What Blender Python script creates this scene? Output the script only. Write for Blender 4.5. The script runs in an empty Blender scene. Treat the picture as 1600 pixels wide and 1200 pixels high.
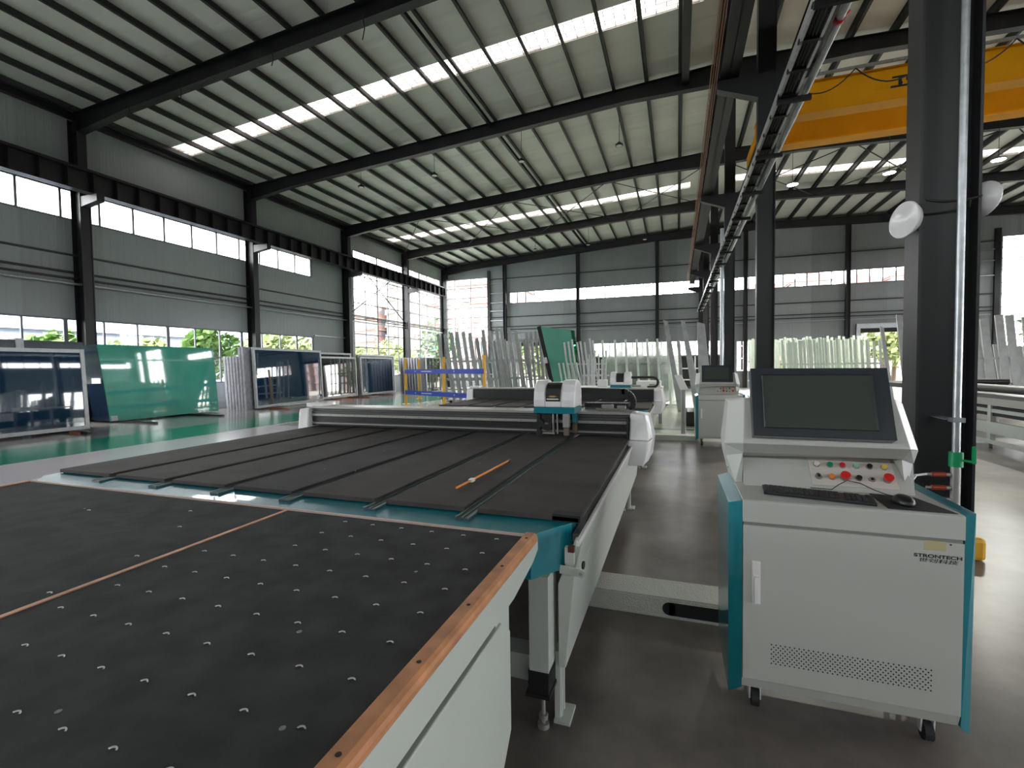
import bpy, math, random
from mathutils import Vector, Matrix, Quaternion
random.seed(7)
C = bpy.context.scene
COL = C.collection
# ------------------------------------------------------------------ camera
F_PX, YAW, PITCH, ROLL = 742.0, -0.33512, -0.036975, -0.01229
fw = Vector((math.sin(YAW)*math.cos(PITCH), math.cos(YAW)*math.cos(PITCH), math.sin(PITCH)))
rt = Vector((math.cos(YAW), -math.sin(YAW), 0.0)); up = rt.cross(fw)
r2 = rt*math.cos(ROLL)+up*math.sin(ROLL); u2 = -rt*math.sin(ROLL)+up*math.cos(ROLL)
cd = bpy.data.cameras.new('camera'); cam = bpy.data.objects.new('camera', cd); COL.objects.link(cam)
mw = Matrix.Identity(4)
for i in range(3):
    mw[i][0] = r2[i]; mw[i][1] = u2[i]; mw[i][2] = -fw[i]
mw[0][3], mw[1][3], mw[2][3] = 0.0, 0.0, 1.5
cam.matrix_world = mw
cd.sensor_fit = 'HORIZONTAL'; cd.sensor_width = 36.0; cd.lens = 36.0*F_PX/1600.0; cd.clip_start = 0.02; cd.clip_end = 900
C.camera = cam
# ------------------------------------------------------------------ world, exposure
WORLD_STRENGTH = 5.0
w = bpy.data.worlds.new('sky'); C.world = w; w.use_nodes = True
bg = w.node_tree.nodes['Background']; bg.inputs[0].default_value = (1.0, 0.99, 0.975, 1); bg.inputs[1].default_value = WORLD_STRENGTH
C.view_settings.view_transform = 'Standard'; C.view_settings.look = 'None'
C.view_settings.exposure = 1.95; C.view_settings.gamma = 1.0
try: C.view_settings.use_curve_mapping = False
except Exception: pass
cy = C.cycles
cy.use_denoising = True; cy.max_bounces = 10; cy.diffuse_bounces = 5; cy.glossy_bounces = 4
cy.transmission_bounces = 8; cy.transparent_max_bounces = 24; cy.sample_clamp_indirect = 12
cy.caustics_reflective = False; cy.caustics_refractive = False
w.cycles.sampling_method = 'AUTOMATIC'
def portal(loc, rot, sx, sy):                       # lets Cycles find the sky through an opening
    l = bpy.data.lights.new('sky_portal', 'AREA'); l.shape = 'RECTANGLE'; l.size = sx; l.size_y = sy
    l.cycles.is_portal = True
    o = bpy.data.objects.new('sky_portal', l); COL.objects.link(o); o.location = loc; o.rotation_euler = rot
H = math.pi/2
portal((-17.4, 5.3, 6.48), (0, -H, 0), 1.0, 27.5)
portal((-17.4, 5.3, 2.1), (0, -H, 0), 2.0, 27.5)
portal((-17.4, 27.4, 4.6), (0, -H, 0), 7.3, 10.4)
portal((-15.1, 33.4, 4.6), (-H, 0, 0), 3.5, 7.3)
portal((0.7, 33.4, 6.5), (-H, 0, 0), 24.8, 1.0)
portal((2.0, 33.4, 1.9), (-H, 0, 0), 27.0, 2.8)
portal((18.4, 33.4, 5.2), (-H, 0, 0), 3.8, 6.2)
portal((1.6, -10.4, 6.5), (H, 0, 0), 33.0, 1.0)
portal((20.7, 11.0, 6.48), (0, H, 0), 1.0, 42.0)
portal((20.7, 11.0, 2.1), (0, H, 0), 2.0, 42.0)
for yy in (12.42, 25.35):
    portal((-7.5, yy, 10.6), (0, -0.061, 0), 19.0, 0.9)
    portal((11.0, yy, 10.5), (0, 0.035, 0), 18.0, 0.9)

# ------------------------------------------------------------------ materials
MATS = {}
def mat(name, col, rough=0.5, metal=0.0, noise=0.0, nscale=6.0, bump=0.0, bscale=60.0, spec=0.5, coat=0.0, emit=None, estr=0.0, rvar=0.0):
    m = bpy.data.materials.new(name); m.use_nodes = True; nt = m.node_tree; b = nt.nodes['Principled BSDF']
    b.inputs['Base Color'].default_value = (*col, 1); b.inputs['Roughness'].default_value = rough
    b.inputs['Metallic'].default_value = metal; b.inputs['Specular IOR Level'].default_value = spec
    b.inputs['Coat Weight'].default_value = coat
    if emit: b.inputs['Emission Color'].default_value = (*emit, 1); b.inputs['Emission Strength'].default_value = estr
    tc = nt.nodes.new('ShaderNodeTexCoord')
    if noise > 0 or rvar > 0:
        n = nt.nodes.new('ShaderNodeTexNoise'); n.inputs['Scale'].default_value = nscale; n.inputs['Detail'].default_value = 6
        nt.links.new(tc.outputs['Object'], n.inputs['Vector'])
        if noise > 0:
            r = nt.nodes.new('ShaderNodeMapRange'); r.inputs['From Min'].default_value = 0.3; r.inputs['From Max'].default_value = 0.7
            r.inputs['To Min'].default_value = 1-noise; r.inputs['To Max'].default_value = 1+noise
            nt.links.new(n.outputs['Fac'], r.inputs['Value'])
            mx = nt.nodes.new('ShaderNodeVectorMath'); mx.operation = 'SCALE'; mx.inputs[0].default_value = col
            nt.links.new(r.outputs[0], mx.inputs['Scale']); nt.links.new(mx.outputs[0], b.inputs['Base Color'])
        if rvar > 0:
            r = nt.nodes.new('ShaderNodeMapRange'); r.inputs['From Min'].default_value = 0.3; r.inputs['From Max'].default_value = 0.7
            r.inputs['To Min'].default_value = max(0.02, rough-rvar); r.inputs['To Max'].default_value = rough+rvar
            nt.links.new(n.outputs['Fac'], r.inputs['Value']); nt.links.new(r.outputs[0], b.inputs['Roughness'])
    if bump > 0:
        n2 = nt.nodes.new('ShaderNodeTexNoise'); n2.inputs['Scale'].default_value = bscale; n2.inputs['Detail'].default_value = 3
        nt.links.new(tc.outputs['Object'], n2.inputs['Vector'])
        bp = nt.nodes.new('ShaderNodeBump'); bp.inputs['Strength'].default_value = bump; bp.inputs['Distance'].default_value = 0.01
        nt.links.new(n2.outputs['Fac'], bp.inputs['Height']); nt.links.new(bp.outputs[0], b.inputs['Normal'])
    MATS[name] = m
    return m
steel = mat('dark_steel', (.008, .008, .010), .45, noise=.25, nscale=2)
steel2 = mat('purlin_steel', (.035, .037, .038), .55, noise=.2, nscale=1)
galv = mat('galvanised', (.42, .44, .46), .35, metal=.7, noise=.15, nscale=20)
frame_w = mat('window_frame', (.16, .16, .18), .5)
paint = mat('machine_grey', (.50, .53, .49), .42, bump=.05, bscale=300)
paint_c = mat('console_grey', (.50, .505, .475), .4, bump=.08, bscale=400)
paint_tread = mat('tread_grey', (.60, .61, .55), .45, bump=.9, bscale=90)
white_p = mat('white_plastic', (.80, .78, .79), .28, coat=.3)
teal = mat('teal_paint', (.0, .18, .23), .3, coat=.7)
black = mat('black_plastic', (.012, .012, .013), .4)
black_m = mat('matte_black', (.008, .008, .009), .7)
rubber = mat('rubber', (.02, .02, .02), .8)
felt = mat('black_felt', (.036, .038, .038), .85, noise=.35, nscale=9, bump=.25, bscale=500, spec=.25)
felt2 = mat('brown_black_felt', (.055, .048, .047), .75, noise=.22, nscale=5, bump=.2, bscale=500, spec=.3)
felt3 = mat('newer_felt', (.040, .037, .040), .75, noise=.2, nscale=5, bump=.2, bscale=500, spec=.3)
wood = mat('beech_wood', (.50, .22, .10), .45, noise=.25, nscale=14)
rust_w = mat('reddish_timber', (.30, .10, .05), .7, noise=.3, nscale=8)
silver = mat('aluminium', (.36, .35, .33), .42, metal=.5)
nozz_m = mat('nozzle_lit_arc', (.55, .55, .56), .4, metal=.3)
dgrey = mat('dark_grey_alu', (.09, .09, .09), .4, metal=.3)
belt = mat('slot_belt', (.035, .07, .075), .4)
crate = mat('crate_white', (.62, .62, .64), .6, noise=.12, nscale=10)
crate_e = mat('crate_edge_grey', (.40, .39, .44), .7, noise=.2, nscale=9)
def specks(m):
    nt = m.node_tree; b = nt.nodes['Principled BSDF']; L = nt.links; tc = nt.nodes.new('ShaderNodeTexCoord')
    n = nt.nodes.new('ShaderNodeTexVoronoi'); n.inputs['Scale'].default_value = 9; L.new(tc.outputs['Object'], n.inputs['Vector'])
    n2 = nt.nodes.new('ShaderNodeTexNoise'); n2.inputs['Scale'].default_value = 230; L.new(tc.outputs['Object'], n2.inputs['Vector'])
    a = nt.nodes.new('ShaderNodeMath'); a.operation = 'LESS_THAN'; a.inputs[1].default_value = .06; L.new(n.outputs['Distance'], a.inputs[0])
    c = nt.nodes.new('ShaderNodeSeparateColor'); L.new(n.outputs['Color'], c.inputs[0])
    g = nt.nodes.new('ShaderNodeMath'); g.operation = 'GREATER_THAN'; g.inputs[1].default_value = .80; L.new(c.outputs[0], g.inputs[0])
    k = nt.nodes.new('ShaderNodeMath'); k.operation = 'MULTIPLY'; L.new(a.outputs[0], k.inputs[0]); L.new(g.outputs[0], k.inputs[1])
    k2 = nt.nodes.new('ShaderNodeMath'); k2.operation = 'MULTIPLY'; L.new(k.outputs[0], k2.inputs[0]); L.new(n2.outputs['Fac'], k2.inputs[1])
    mx = nt.nodes.new('ShaderNodeMix'); mx.data_type = 'RGBA'; L.new(k2.outputs[0], mx.inputs[0]); mx.inputs[7].default_value = (.45, .44, .43, 1)
    src = b.inputs['Base Color'].links[0].from_socket; L.new(src, mx.inputs[6]); L.new(mx.outputs[2], b.inputs['Base Color'])
for m_ in (felt, felt2, felt3): specks(m_)
rackgrey = mat('rack_grey', (.33, .34, .34), .5, noise=.15, nscale=5)
rackpale = mat('rack_pale_green', (.62, .70, .62), .5, noise=.08, nscale=5)
yellow = mat('yellow_paint', (.80, .42, .03), .45)
craney = mat('crane_yellow', (.92, .40, .0), .55, noise=.06, nscale=2, spec=.2)
blue = mat('blue_band', (.03, .06, .42), .5)
red = mat('red_plastic', (.65, .02, .02), .3); green = mat('green_plastic', (.0, .28, .10), .35)
palegreen = mat('pale_green_plastic', (.25, .55, .42), .3); orange = mat('orange_plastic', (.9, .28, .04), .35)
yell = mat('yellow_lens', (.85, .6, .08), .3); copper = mat('copper_rail', (.36, .14, .06), .45)
clearc = mat('pale_lens', (.75, .74, .72), .3); btnp = mat('button_plate', (.60, .55, .51), .3)
screen = mat('screen_glass', (.055, .066, .058), .16)  # base colour lifted to hold the pale reflection lying on the screen
bezel = mat('monitor_bezel', (.035, .042, .05), .22)
concd = mat('kerb_concrete', (.25, .24, .23), .7, noise=.2)
lamp_on = mat('lamp_lens_lit', (.9, .9, .8), .4, emit=(1, .98, .85), estr=40.0)
lamp_off = mat('lamp_lens', (.8, .8, .75), .4)
pack_dark = mat('glass_edge_dark', (.004, .012, .03), .15)
textb = mat('black_lettering', (.01, .01, .01), .5)
seal = mat('faded_yellow_sticker', (.50, .43, .25), .5)
bark = mat('bark', (.10, .07, .05), .9)
leaf = mat('leaf_green', (.085, .17, .03), .7, noise=.4, nscale=1.5)
leaf2 = mat('leaf_light', (.20, .24, .09), .7, noise=.4, nscale=1.5)
leaf3 = mat('leaf_dark', (.035, .08, .02), .7, noise=.4, nscale=1.5)
pinkw = mat('pink_render', (.36, .24, .23), .8, noise=.08, nscale=.3)
brickw = mat('red_brick_render', (.29, .16, .14), .8, noise=.08, nscale=.3)
creamw = mat('cream_render', (.33, .29, .26), .8)
balc = mat('balcony_grey', (.20, .19, .20), .7)
winb = mat('house_window', (.16, .17, .20), .4)
shedb = mat('shed_sheet', (.30, .33, .42), .6)
rooft = mat('roof_tile', (.22, .10, .09), .8)

def sheet_mat(name, col, axis, rib=0.2, tone=.12, seam=1.0, bumpd=.01):
    """corrugated steel sheet: ribs as bump, each sheet's own tone"""
    m = bpy.data.materials.new(name); m.use_nodes = True; nt = m.node_tree; b = nt.nodes['Principled BSDF']; L = nt.links
    b.inputs['Roughness'].default_value = .5
    tc = nt.nodes.new('ShaderNodeTexCoord'); sp = nt.nodes.new('ShaderNodeSeparateXYZ'); L.new(tc.outputs['Object'], sp.inputs[0])
    o = sp.outputs[axis]
    mu = nt.nodes.new('ShaderNodeMath'); mu.operation = 'MULTIPLY'; mu.inputs[1].default_value = 2*math.pi/rib; L.new(o, mu.inputs[0])
    sn = nt.nodes.new('ShaderNodeMath'); sn.operation = 'SINE'; L.new(mu.outputs[0], sn.inputs[0])
    pw = nt.nodes.new('ShaderNodeMath'); pw.operation = 'MAXIMUM'; pw.inputs[1].default_value = .6; L.new(sn.outputs[0], pw.inputs[0])
    bp = nt.nodes.new('ShaderNodeBump'); bp.inputs['Distance'].default_value = bumpd; bp.inputs['Strength'].default_value = .8
    L.new(pw.outputs[0], bp.inputs['Height']); L.new(bp.outputs[0], b.inputs['Normal'])
    dv = nt.nodes.new('ShaderNodeMath'); dv.operation = 'DIVIDE'; dv.inputs[1].default_value = seam; L.new(o, dv.inputs[0])
    fl = nt.nodes.new('ShaderNodeMath'); fl.operation = 'FLOOR'; L.new(dv.outputs[0], fl.inputs[0])
    wn = nt.nodes.new('ShaderNodeTexWhiteNoise'); wn.noise_dimensions = '1D'; L.new(fl.outputs[0], wn.inputs['W'])
    n = nt.nodes.new('ShaderNodeTexNoise'); n.inputs['Scale'].default_value = .8; n.inputs['Detail'].default_value = 5; L.new(tc.outputs['Object'], n.inputs['Vector'])
    ad = nt.nodes.new('ShaderNodeMath'); ad.operation = 'ADD'; L.new(wn.outputs['Value'], ad.inputs[0]); L.new(n.outputs['Fac'], ad.inputs[1])
    mr = nt.nodes.new('ShaderNodeMapRange'); mr.inputs['From Min'].default_value = .2; mr.inputs['From Max'].default_value = 1.8
    mr.inputs['To Min'].default_value = 1-tone; mr.inputs['To Max'].default_value = 1+tone; L.new(ad.outputs[0], mr.inputs['Value'])
    sc = nt.nodes.new('ShaderNodeVectorMath'); sc.operation = 'SCALE'; sc.inputs[0].default_value = col; L.new(mr.outputs[0], sc.inputs['Scale'])
    L.new(sc.outputs[0], b.inputs['Base Color'])
    return m
wall_y = sheet_mat('wall_sheet_left', (.31, .34, .34), 1, tone=.10, seam=2.0)
wall_x = sheet_mat('wall_sheet_far', (.27, .29, .30), 0, tone=.22, seam=1.9)
roofm = sheet_mat('roof_insulation', (.78, .78, .74), 1, rib=.95, tone=.06, seam=.95, bumpd=.05)

def glass_mat(name, tint, refl=.09):
    m = bpy.data.materials.new(name); m.use_nodes = True; nt = m.node_tree; L = nt.links
    nt.nodes.remove(nt.nodes['Principled BSDF']); out = nt.nodes['Material Output']
    t = nt.nodes.new('ShaderNodeBsdfTransparent'); t.inputs[0].default_value = (*tint, 1)
    g = nt.nodes.new('ShaderNodeBsdfGlossy'); g.inputs['Roughness'].default_value = .02
    lw = nt.nodes.new('ShaderNodeLayerWeight'); lw.inputs[0].default_value = .5
    pw = nt.nodes.new('ShaderNodeMath'); pw.operation = 'POWER'; pw.inputs[1].default_value = 5.0; L.new(lw.outputs['Facing'], pw.inputs[0])
    ma = nt.nodes.new('ShaderNodeMath'); ma.operation = 'MULTIPLY_ADD'; ma.inputs[1].default_value = .75; ma.inputs[2].default_value = refl*.5; L.new(pw.outputs[0], ma.inputs[0])
    mx = nt.nodes.new('ShaderNodeMixShader'); L.new(ma.outputs[0], mx.inputs[0]); L.new(t.outputs[0], mx.inputs[1]); L.new(g.outputs[0], mx.inputs[2])
    L.new(mx.outputs[0], out.inputs['Surface']); return m
wglass = glass_mat('window_glass', (.93, .95, .96))
greenglass_thin = glass_mat('thin_green_glass', (.45, .78, .62))
clearglass = glass_mat('thin_clear_glass', (.78, .86, .82))
# stacked sheet glass is dense: dark body under a polished face
navyglass = mat('navy_stacked_glass', (.003, .030, .070), .03, spec=.9, coat=1.0)
greyglass = mat('grey_stacked_glass', (.020, .022, .024), .03, spec=.9, coat=1.0)
greenglass = mat('green_stacked_glass', (.075, .40, .31), .04, spec=.8, coat=1.0, noise=.12, nscale=1.2)

def skylight_mat():
    m = bpy.data.materials.new('skylight_sheet'); m.use_nodes = True; nt = m.node_tree; L = nt.links
    nt.nodes.remove(nt.nodes['Principled BSDF']); out = nt.nodes['Material Output']
    t = nt.nodes.new('ShaderNodeBsdfTransparent')
    tc = nt.nodes.new('ShaderNodeTexCoord'); br = nt.nodes.new('ShaderNodeTexBrick'); br.inputs['Scale'].default_value = 1.0
    br.inputs['Brick Width'].default_value = .5; br.inputs['Row Height'].default_value = .16; br.inputs['Mortar Size'].default_value = .012
    br.inputs['Color1'].default_value = (.52, .50, .49, 1); br.inputs['Color2'].default_value = (.30, .28, .27, 1); br.inputs['Mortar'].default_value = (.15, .14, .14, 1)
    L.new(tc.outputs['Object'], br.inputs['Vector']); L.new(br.outputs['Color'], t.inputs[0]); L.new(t.outputs[0], out.inputs['Surface'])
    return m
skym = skylight_mat()
def hazy(name, col, f):
    m = bpy.data.materials.new(name); m.use_nodes = True; nt = m.node_tree; b = nt.nodes['Principled BSDF']; out = nt.nodes['Material Output']
    b.inputs['Base Color'].default_value = (*col, 1); b.inputs['Roughness'].default_value = .15
    t = nt.nodes.new('ShaderNodeBsdfTransparent'); mx = nt.nodes.new('ShaderNodeMixShader'); mx.inputs[0].default_value = f
    nt.links.new(t.outputs[0], mx.inputs[1]); nt.links.new(b.outputs[0], mx.inputs[2]); nt.links.new(mx.outputs[0], out.inputs['Surface']); return m
dustglass = hazy('dusty_pane', (.78, .84, .80), .30)

def floor_mat():
    m = bpy.data.materials.new('painted_concrete'); m.use_nodes = True; nt = m.node_tree; L = nt.links; b = nt.nodes['Principled BSDF']
    tc = nt.nodes.new('ShaderNodeTexCoord'); sp = nt.nodes.new('ShaderNodeSeparateXYZ'); L.new(tc.outputs['Object'], sp.inputs[0])
    def M(op, a, bb):
        n = nt.nodes.new('ShaderNodeMath'); n.operation = op
        for i, v in enumerate((a, bb)):
            if hasattr(v, 'links') or hasattr(v, 'is_linked'): L.new(v, n.inputs[i])
            else: n.inputs[i].default_value = v
        return n.outputs[0]
    X, Y = sp.outputs[0], sp.outputs[1]
    def band(v, a, c): return M('MULTIPLY', M('GREATER_THAN', v, a), M('LESS_THAN', v, c))
    def mix(f, c1, c2):
        n = nt.nodes.new('ShaderNodeMix'); n.data_type = 'RGBA'; L.new(f, n.inputs[0])
        for i, v in ((6, c1), (7, c2)):
            if isinstance(v, tuple): n.inputs[i].default_value = (*v, 1)
            else: L.new(v, n.inputs[i])
        return n.outputs[2]
    n1 = nt.nodes.new('ShaderNodeTexNoise'); n1.inputs['Scale'].default_value = 1.1; n1.inputs['Detail'].default_value = 10; n1.inputs['Roughness'].default_value = .62; L.new(tc.outputs['Object'], n1.inputs['Vector'])
    n2 = nt.nodes.new('ShaderNodeTexNoise'); n2.inputs['Scale'].default_value = .45; n2.inputs['Detail'].default_value = 4; L.new(tc.outputs['Object'], n2.inputs['Vector'])
    mr = nt.nodes.new('ShaderNodeMapRange'); mr.inputs[1].default_value = .34; mr.inputs[2].default_value = .68; mr.inputs[3].default_value = 0; mr.inputs[4].default_value = 1; L.new(n1.outputs['Fac'], mr.inputs[0])
    dark = mix(mr.outputs[0], (.09, .076, .070), (.27, .235, .217))
    c = dark
    c = mix(band(X, -4.3, 1.9), c, dark)
    bay2 = mix(mr.outputs[0], (.07, .063, .058), (.25, .235, .215))
    c = mix(M('GREATER_THAN', X, 1.95), c, bay2)
    c = mix(M('LESS_THAN', X, -4.2), c, (.66, .62, .65))
    c = mix(M('LESS_THAN', X, -12.3), c, (.25, .24, .22))
    c = mix(band(X, -12.35, -10.35), c, (.0, .23, .12))
    farz = mix(mr.outputs[0], (.30, .33, .25), (.42, .44, .36))
    c = mix(M('MULTIPLY', M('GREATER_THAN', Y, 9.9), band(X, -10.2, 1.2)), c, farz)
    c = mix(M('MULTIPLY', band(Y, 11.4, 11.7), band(X, -4, 1.2)), c, (.05, .10, .06))
    L.new(c, b.inputs['Base Color'])
    r = nt.nodes.new('ShaderNodeMapRange'); r.inputs[1].default_value = .2; r.inputs[2].default_value = .8; r.inputs[3].default_value = .26; r.inputs[4].default_value = .34; L.new(n2.outputs['Fac'], r.inputs[0])
    rr = M('SUBTRACT', r.outputs[0], M('MULTIPLY', M('LESS_THAN', X, -4.2), .15)); L.new(rr, b.inputs['Roughness'])
    return m
floorm = floor_mat()
groundm = mat('outside_ground', (.16, .16, .13), .9, noise=.3, nscale=.3)

# ------------------------------------------------------------------ mesh helpers (world coordinates)
class MB:
    def __init__(s): s.v = []; s.f = []; s.m = []; s.sm = []
    def add(s, vs, fs, mi=0, smooth=False):
        o = len(s.v); s.v += [tuple(v) for v in vs]
        for f in fs: s.f.append([i+o for i in f]); s.m.append(mi); s.sm.append(smooth)
        return s
    def box(s, x0, x1, y0, y1, z0, z1, mi=0):
        return s.hexa([(x0,y0,z0),(x1,y0,z0),(x1,y1,z0),(x0,y1,z0),(x0,y0,z1),(x1,y0,z1),(x1,y1,z1),(x0,y1,z1)], mi)
    def hexa(s, p, mi=0):
        return s.add(p, [(0,3,2,1),(4,5,6,7),(0,1,5,4),(1,2,6,5),(2,3,7,6),(3,0,4,7)], mi)
    def prism(s, poly, axis, a, b, mi=0):
        """poly in the two other axes (x,y,z order), extruded along axis from a to b"""
        n = len(poly)
        def P(p, t):
            if axis == 'x': return (t, p[0], p[1])
            if axis == 'y': return (p[0], t, p[1])
            return (p[0], p[1], t)
        vs = [P(p, a) for p in poly]+[P(p, b) for p in poly]
        ar = sum(poly[i][0]*poly[(i+1)%n][1]-poly[(i+1)%n][0]*poly[i][1] for i in range(n))
        fl = (ar > 0) != (axis == 'y')
        if b < a: fl = not fl
        f = [list(range(n))[::-1], list(range(n, 2*n))]+[[i, (i+1)%n, (i+1)%n+n, i+n] for i in range(n)]
        if not fl: f = [x[::-1] for x in f]
        return s.add(vs, f, mi)
    def loft(s, ra, rb, mi=0):
        n = len(ra)
        return s.add(list(ra)+list(rb), [list(range(n))[::-1], list(range(n, 2*n))]+[[i, (i+1)%n, (i+1)%n+n, i+n] for i in range(n)], mi)
    def beam(s, a, b, wd, h, upv=(0,0,1), mi=0):
        a = Vector(a); b = Vector(b); d = (b-a).normalized(); u = Vector(upv)
        sd = d.cross(u)
        if sd.length < 1e-4: sd = d.cross(Vector((0,1,0)))
        sd.normalize(); u = sd.cross(d); sd *= wd/2; u = u*h/2
        return s.hexa([a-sd-u, a+sd-u, b+sd-u, b-sd-u, a-sd+u, a+sd+u, b+sd+u, b-sd+u], mi)
    def tube(s, pts, r, n=10, mi=0, caps=True):
        pts = [Vector(p) for p in pts]; rings = []; pu = None
        for i, p in enumerate(pts):
            d = (pts[min(i+1, len(pts)-1)]-pts[max(i-1, 0)]).normalized()
            u = pu if pu else (Vector((0,0,1)) if abs(d.z) < .9 else Vector((1,0,0)))
            sd = d.cross(u).normalized(); u = sd.cross(d).normalized(); pu = u
            rr = r[i] if isinstance(r, (list, tuple)) else r
            rings.append([p+(sd*math.cos(2*math.pi*k/n)+u*math.sin(2*math.pi*k/n))*rr for k in range(n)])
        vs = [v for q in rings for v in q]; fs = []
        for i in range(len(rings)-1):
            for k in range(n): fs.append((i*n+k, i*n+(k+1)%n, (i+1)*n+(k+1)%n, (i+1)*n+k))
        s.add(vs, [f[::-1] for f in fs], mi, True)
        if caps:
            s.add(rings[0], [list(range(n))], mi); s.add(rings[-1], [list(range(n))[::-1]], mi)
        return s
    def disc(s, c, nrm, r, t, n=14, mi=0):
        c = Vector(c); nrm = Vector(nrm).normalized()
        return s.tube([c, c+nrm*t], r, n, mi)
    def lathe(s, c, axis, prof, n=24, mi=0):
        """prof: (distance along axis, radius)"""
        c = Vector(c); ax = Vector(axis).normalized(); sd = ax.orthogonal().normalized(); u = ax.cross(sd)
        vs = []; fs = []
        for t, r in prof:
            for k in range(n):
                a = 2*math.pi*k/n; vs.append(c+ax*t+(sd*math.cos(a)+u*math.sin(a))*max(r, 1e-4))
        for i in range(len(prof)-1):
            for k in range(n): fs.append((i*n+k, i*n+(k+1)%n, (i+1)*n+(k+1)%n, (i+1)*n+k))
        return s.add(vs, fs, mi, True)
    def build(s, name, mats, parent=None, bevel=0, seg=2, **kw):
        if not isinstance(mats, (list, tuple)): mats = [mats]
        me = bpy.data.meshes.new(name)
        org = Vector((0,0,0)); q = parent
        while q is not None: org += Vector(q.location); q = q.parent
        if parent is None and 'at' in kw:
            org = Vector(kw['at'])
        me.from_pydata([tuple(Vector(v)-org) for v in s.v], [], s.f)
        for m in mats: me.materials.append(m)
        for i, p in enumerate(me.polygons): p.material_index = s.m[i]; p.use_smooth = s.sm[i]
        me.update()
        o = bpy.data.objects.new(name, me); COL.objects.link(o)
        if parent is not None: o.parent = parent
        elif 'at' in kw: o.location = kw['at']
        if bevel > 0:
            b = o.modifiers.new('bevel', 'BEVEL'); b.width = bevel; b.segments = seg; b.limit_method = 'ANGLE'; b.angle_limit = math.radians(40)
        if 'label' in kw: o['label'] = kw['label']
        if 'cat' in kw: o['category'] = kw['cat']
        if 'group' in kw: o['group'] = kw['group']
        if 'kind' in kw: o['kind'] = kw['kind']
        return o
def thing(name, label, cat, loc, group=None):
    o = bpy.data.objects.new(name, None); COL.objects.link(o); o.location = loc; o.empty_display_size = .1
    o['label'] = label; o['category'] = cat
    if group: o['group'] = group
    return o
def copy_tree(o, parent=None):
    c = o.copy(); COL.objects.link(c)
    if parent: c.parent = parent
    for ch in [x for x in o.children]: copy_tree(ch, c)
    return c
def struct(mb, name, mats, label=None, bevel=0, cat=None):
    o = mb.build(name, mats, bevel=bevel); o['kind'] = 'structure'
    if label: o['label'] = label
    if cat: o['category'] = cat
    return o
def text(s, size, loc, rot, m, parent, name='lettering', ex=.0008, shear=0, width=None, label=None, bold=0.0):
    c = bpy.data.curves.new(name, 'FONT'); c.body = s; c.size = size; c.extrude = ex; c.shear = shear; c.offset = bold; c.align_x = 'LEFT'
    c.materials.append(m); o = bpy.data.objects.new(name, c); COL.objects.link(o)
    org = Vector((0,0,0)); q = parent
    while q is not None: org += Vector(q.location); q = q.parent
    o.parent = parent; o.location = Vector(loc)-org; o.rotation_euler = rot
    if width:
        bpy.context.view_layer.update(); wd = o.dimensions.x
        if wd > 0: o.scale = (width/wd, 1, 1)
    bpy.context.view_layer.update()
    me = bpy.data.meshes.new_from_object(o.evaluated_get(bpy.context.evaluated_depsgraph_get()))
    n = bpy.data.objects.new(name, me); COL.objects.link(n); n.parent = parent; n.location = o.location.copy(); n.rotation_euler = o.rotation_euler.copy(); n.scale = o.scale.copy()
    bpy.data.objects.remove(o); o = n
    if label: o['label'] = label
    return o

# ================================================================== THE BUILDING
XL, XR, YN, YF = -17.0, 20.3, -10.0, 33.0
XRIDGE = 1.9
def rb(x): return 8.62+.061*(x+17) if x < XRIDGE else 9.773-.035*(x-XRIDGE)     # underside of rafters
COLY = [-8.5, -2.6, 3.42, 9.32, 15.35, 21.4, 27.3, 32.85]

struct(MB().box(XL-.3, XR+.3, YN, YF+.3, -.2, 0), 'floor', floorm, 'grey concrete floor with a green painted walkway line')
struct(MB().box(-140, 160, -60, 260, -.9, -.25), 'outside_ground', groundm)

def wall_with_holes(axis, p0, p1, a0, a1, z0, ztop, holes):
    """wall slab between p0..p1 (thickness) along a0..a1, ztop(a) ; holes (a,b,z0,z1)"""
    mb = MB(); cuts = sorted(set([a0, a1]+[h[0] for h in holes]+[h[1] for h in holes]+list(([XRIDGE] if axis == 'x' else []))))
    for i in range(len(cuts)-1):
        a, b = cuts[i], cuts[i+1]
        if b-a < 1e-4: continue
        hs = sorted([(h[2], h[3]) for h in holes if h[0] <= a+1e-5 and h[1] >= b-1e-5]); z = z0
        for (h0, h1) in hs+[(None, None)]:
            if h0 is None: za, zb = ztop(a), ztop(b)
            else: za = zb = h0
            if za-z > 1e-3:
                if axis == 'x': mb.hexa([(a,p0,z),(b,p0,z),(b,p1,z),(a,p1,z),(a,p0,za),(b,p0,zb),(b,p1,zb),(a,p1,za)])
                else: mb.hexa([(p0,a,z),(p1,a,z),(p1,b,z),(p0,b,z),(p0,a,za),(p1,a,za),(p1,b,zb),(p0,b,zb)])
            if h1 is not None: z = h1
    return mb
LH = [(-8.4, 19.1, 1.0, 3.09), (-8.4, 19.1, 6.0, 6.93), (22.3, 32.6, 1.0, 8.12)]
struct(wall_with_holes('y', XL-.14, XL-.04, YN, YF, 0, lambda a: 9.35, LH), 'wall_left', wall_y)
FH = [(-16.8, -13.35, 1.0, 8.15), (-11.1, -6.7, 0.0, 3.2), (-5.5, 3.3, 2.05, 3.05), (3.5, 9.6, 1.0, 2.95), (10.1, 12.9, 0.0, 3.45), (-11.65, 13.2, 6.08, 6.95), (16.5, 20.1, 2.2, 8.2)]
struct(wall_with_holes('x', YF+.04, YF+.14, XL-.1, XR+.1, 0, lambda a: rb(a)+.8, FH), 'wall_far', wall_x)
RH = [(-9, 32.5, 1.0, 3.09), (-9, 32.5, 6.0, 6.93)]
struct(wall_with_holes('y', XR+.04, XR+.14, YN, YF, 0, lambda a: 9.9, RH), 'wall_right', wall_y)

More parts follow.
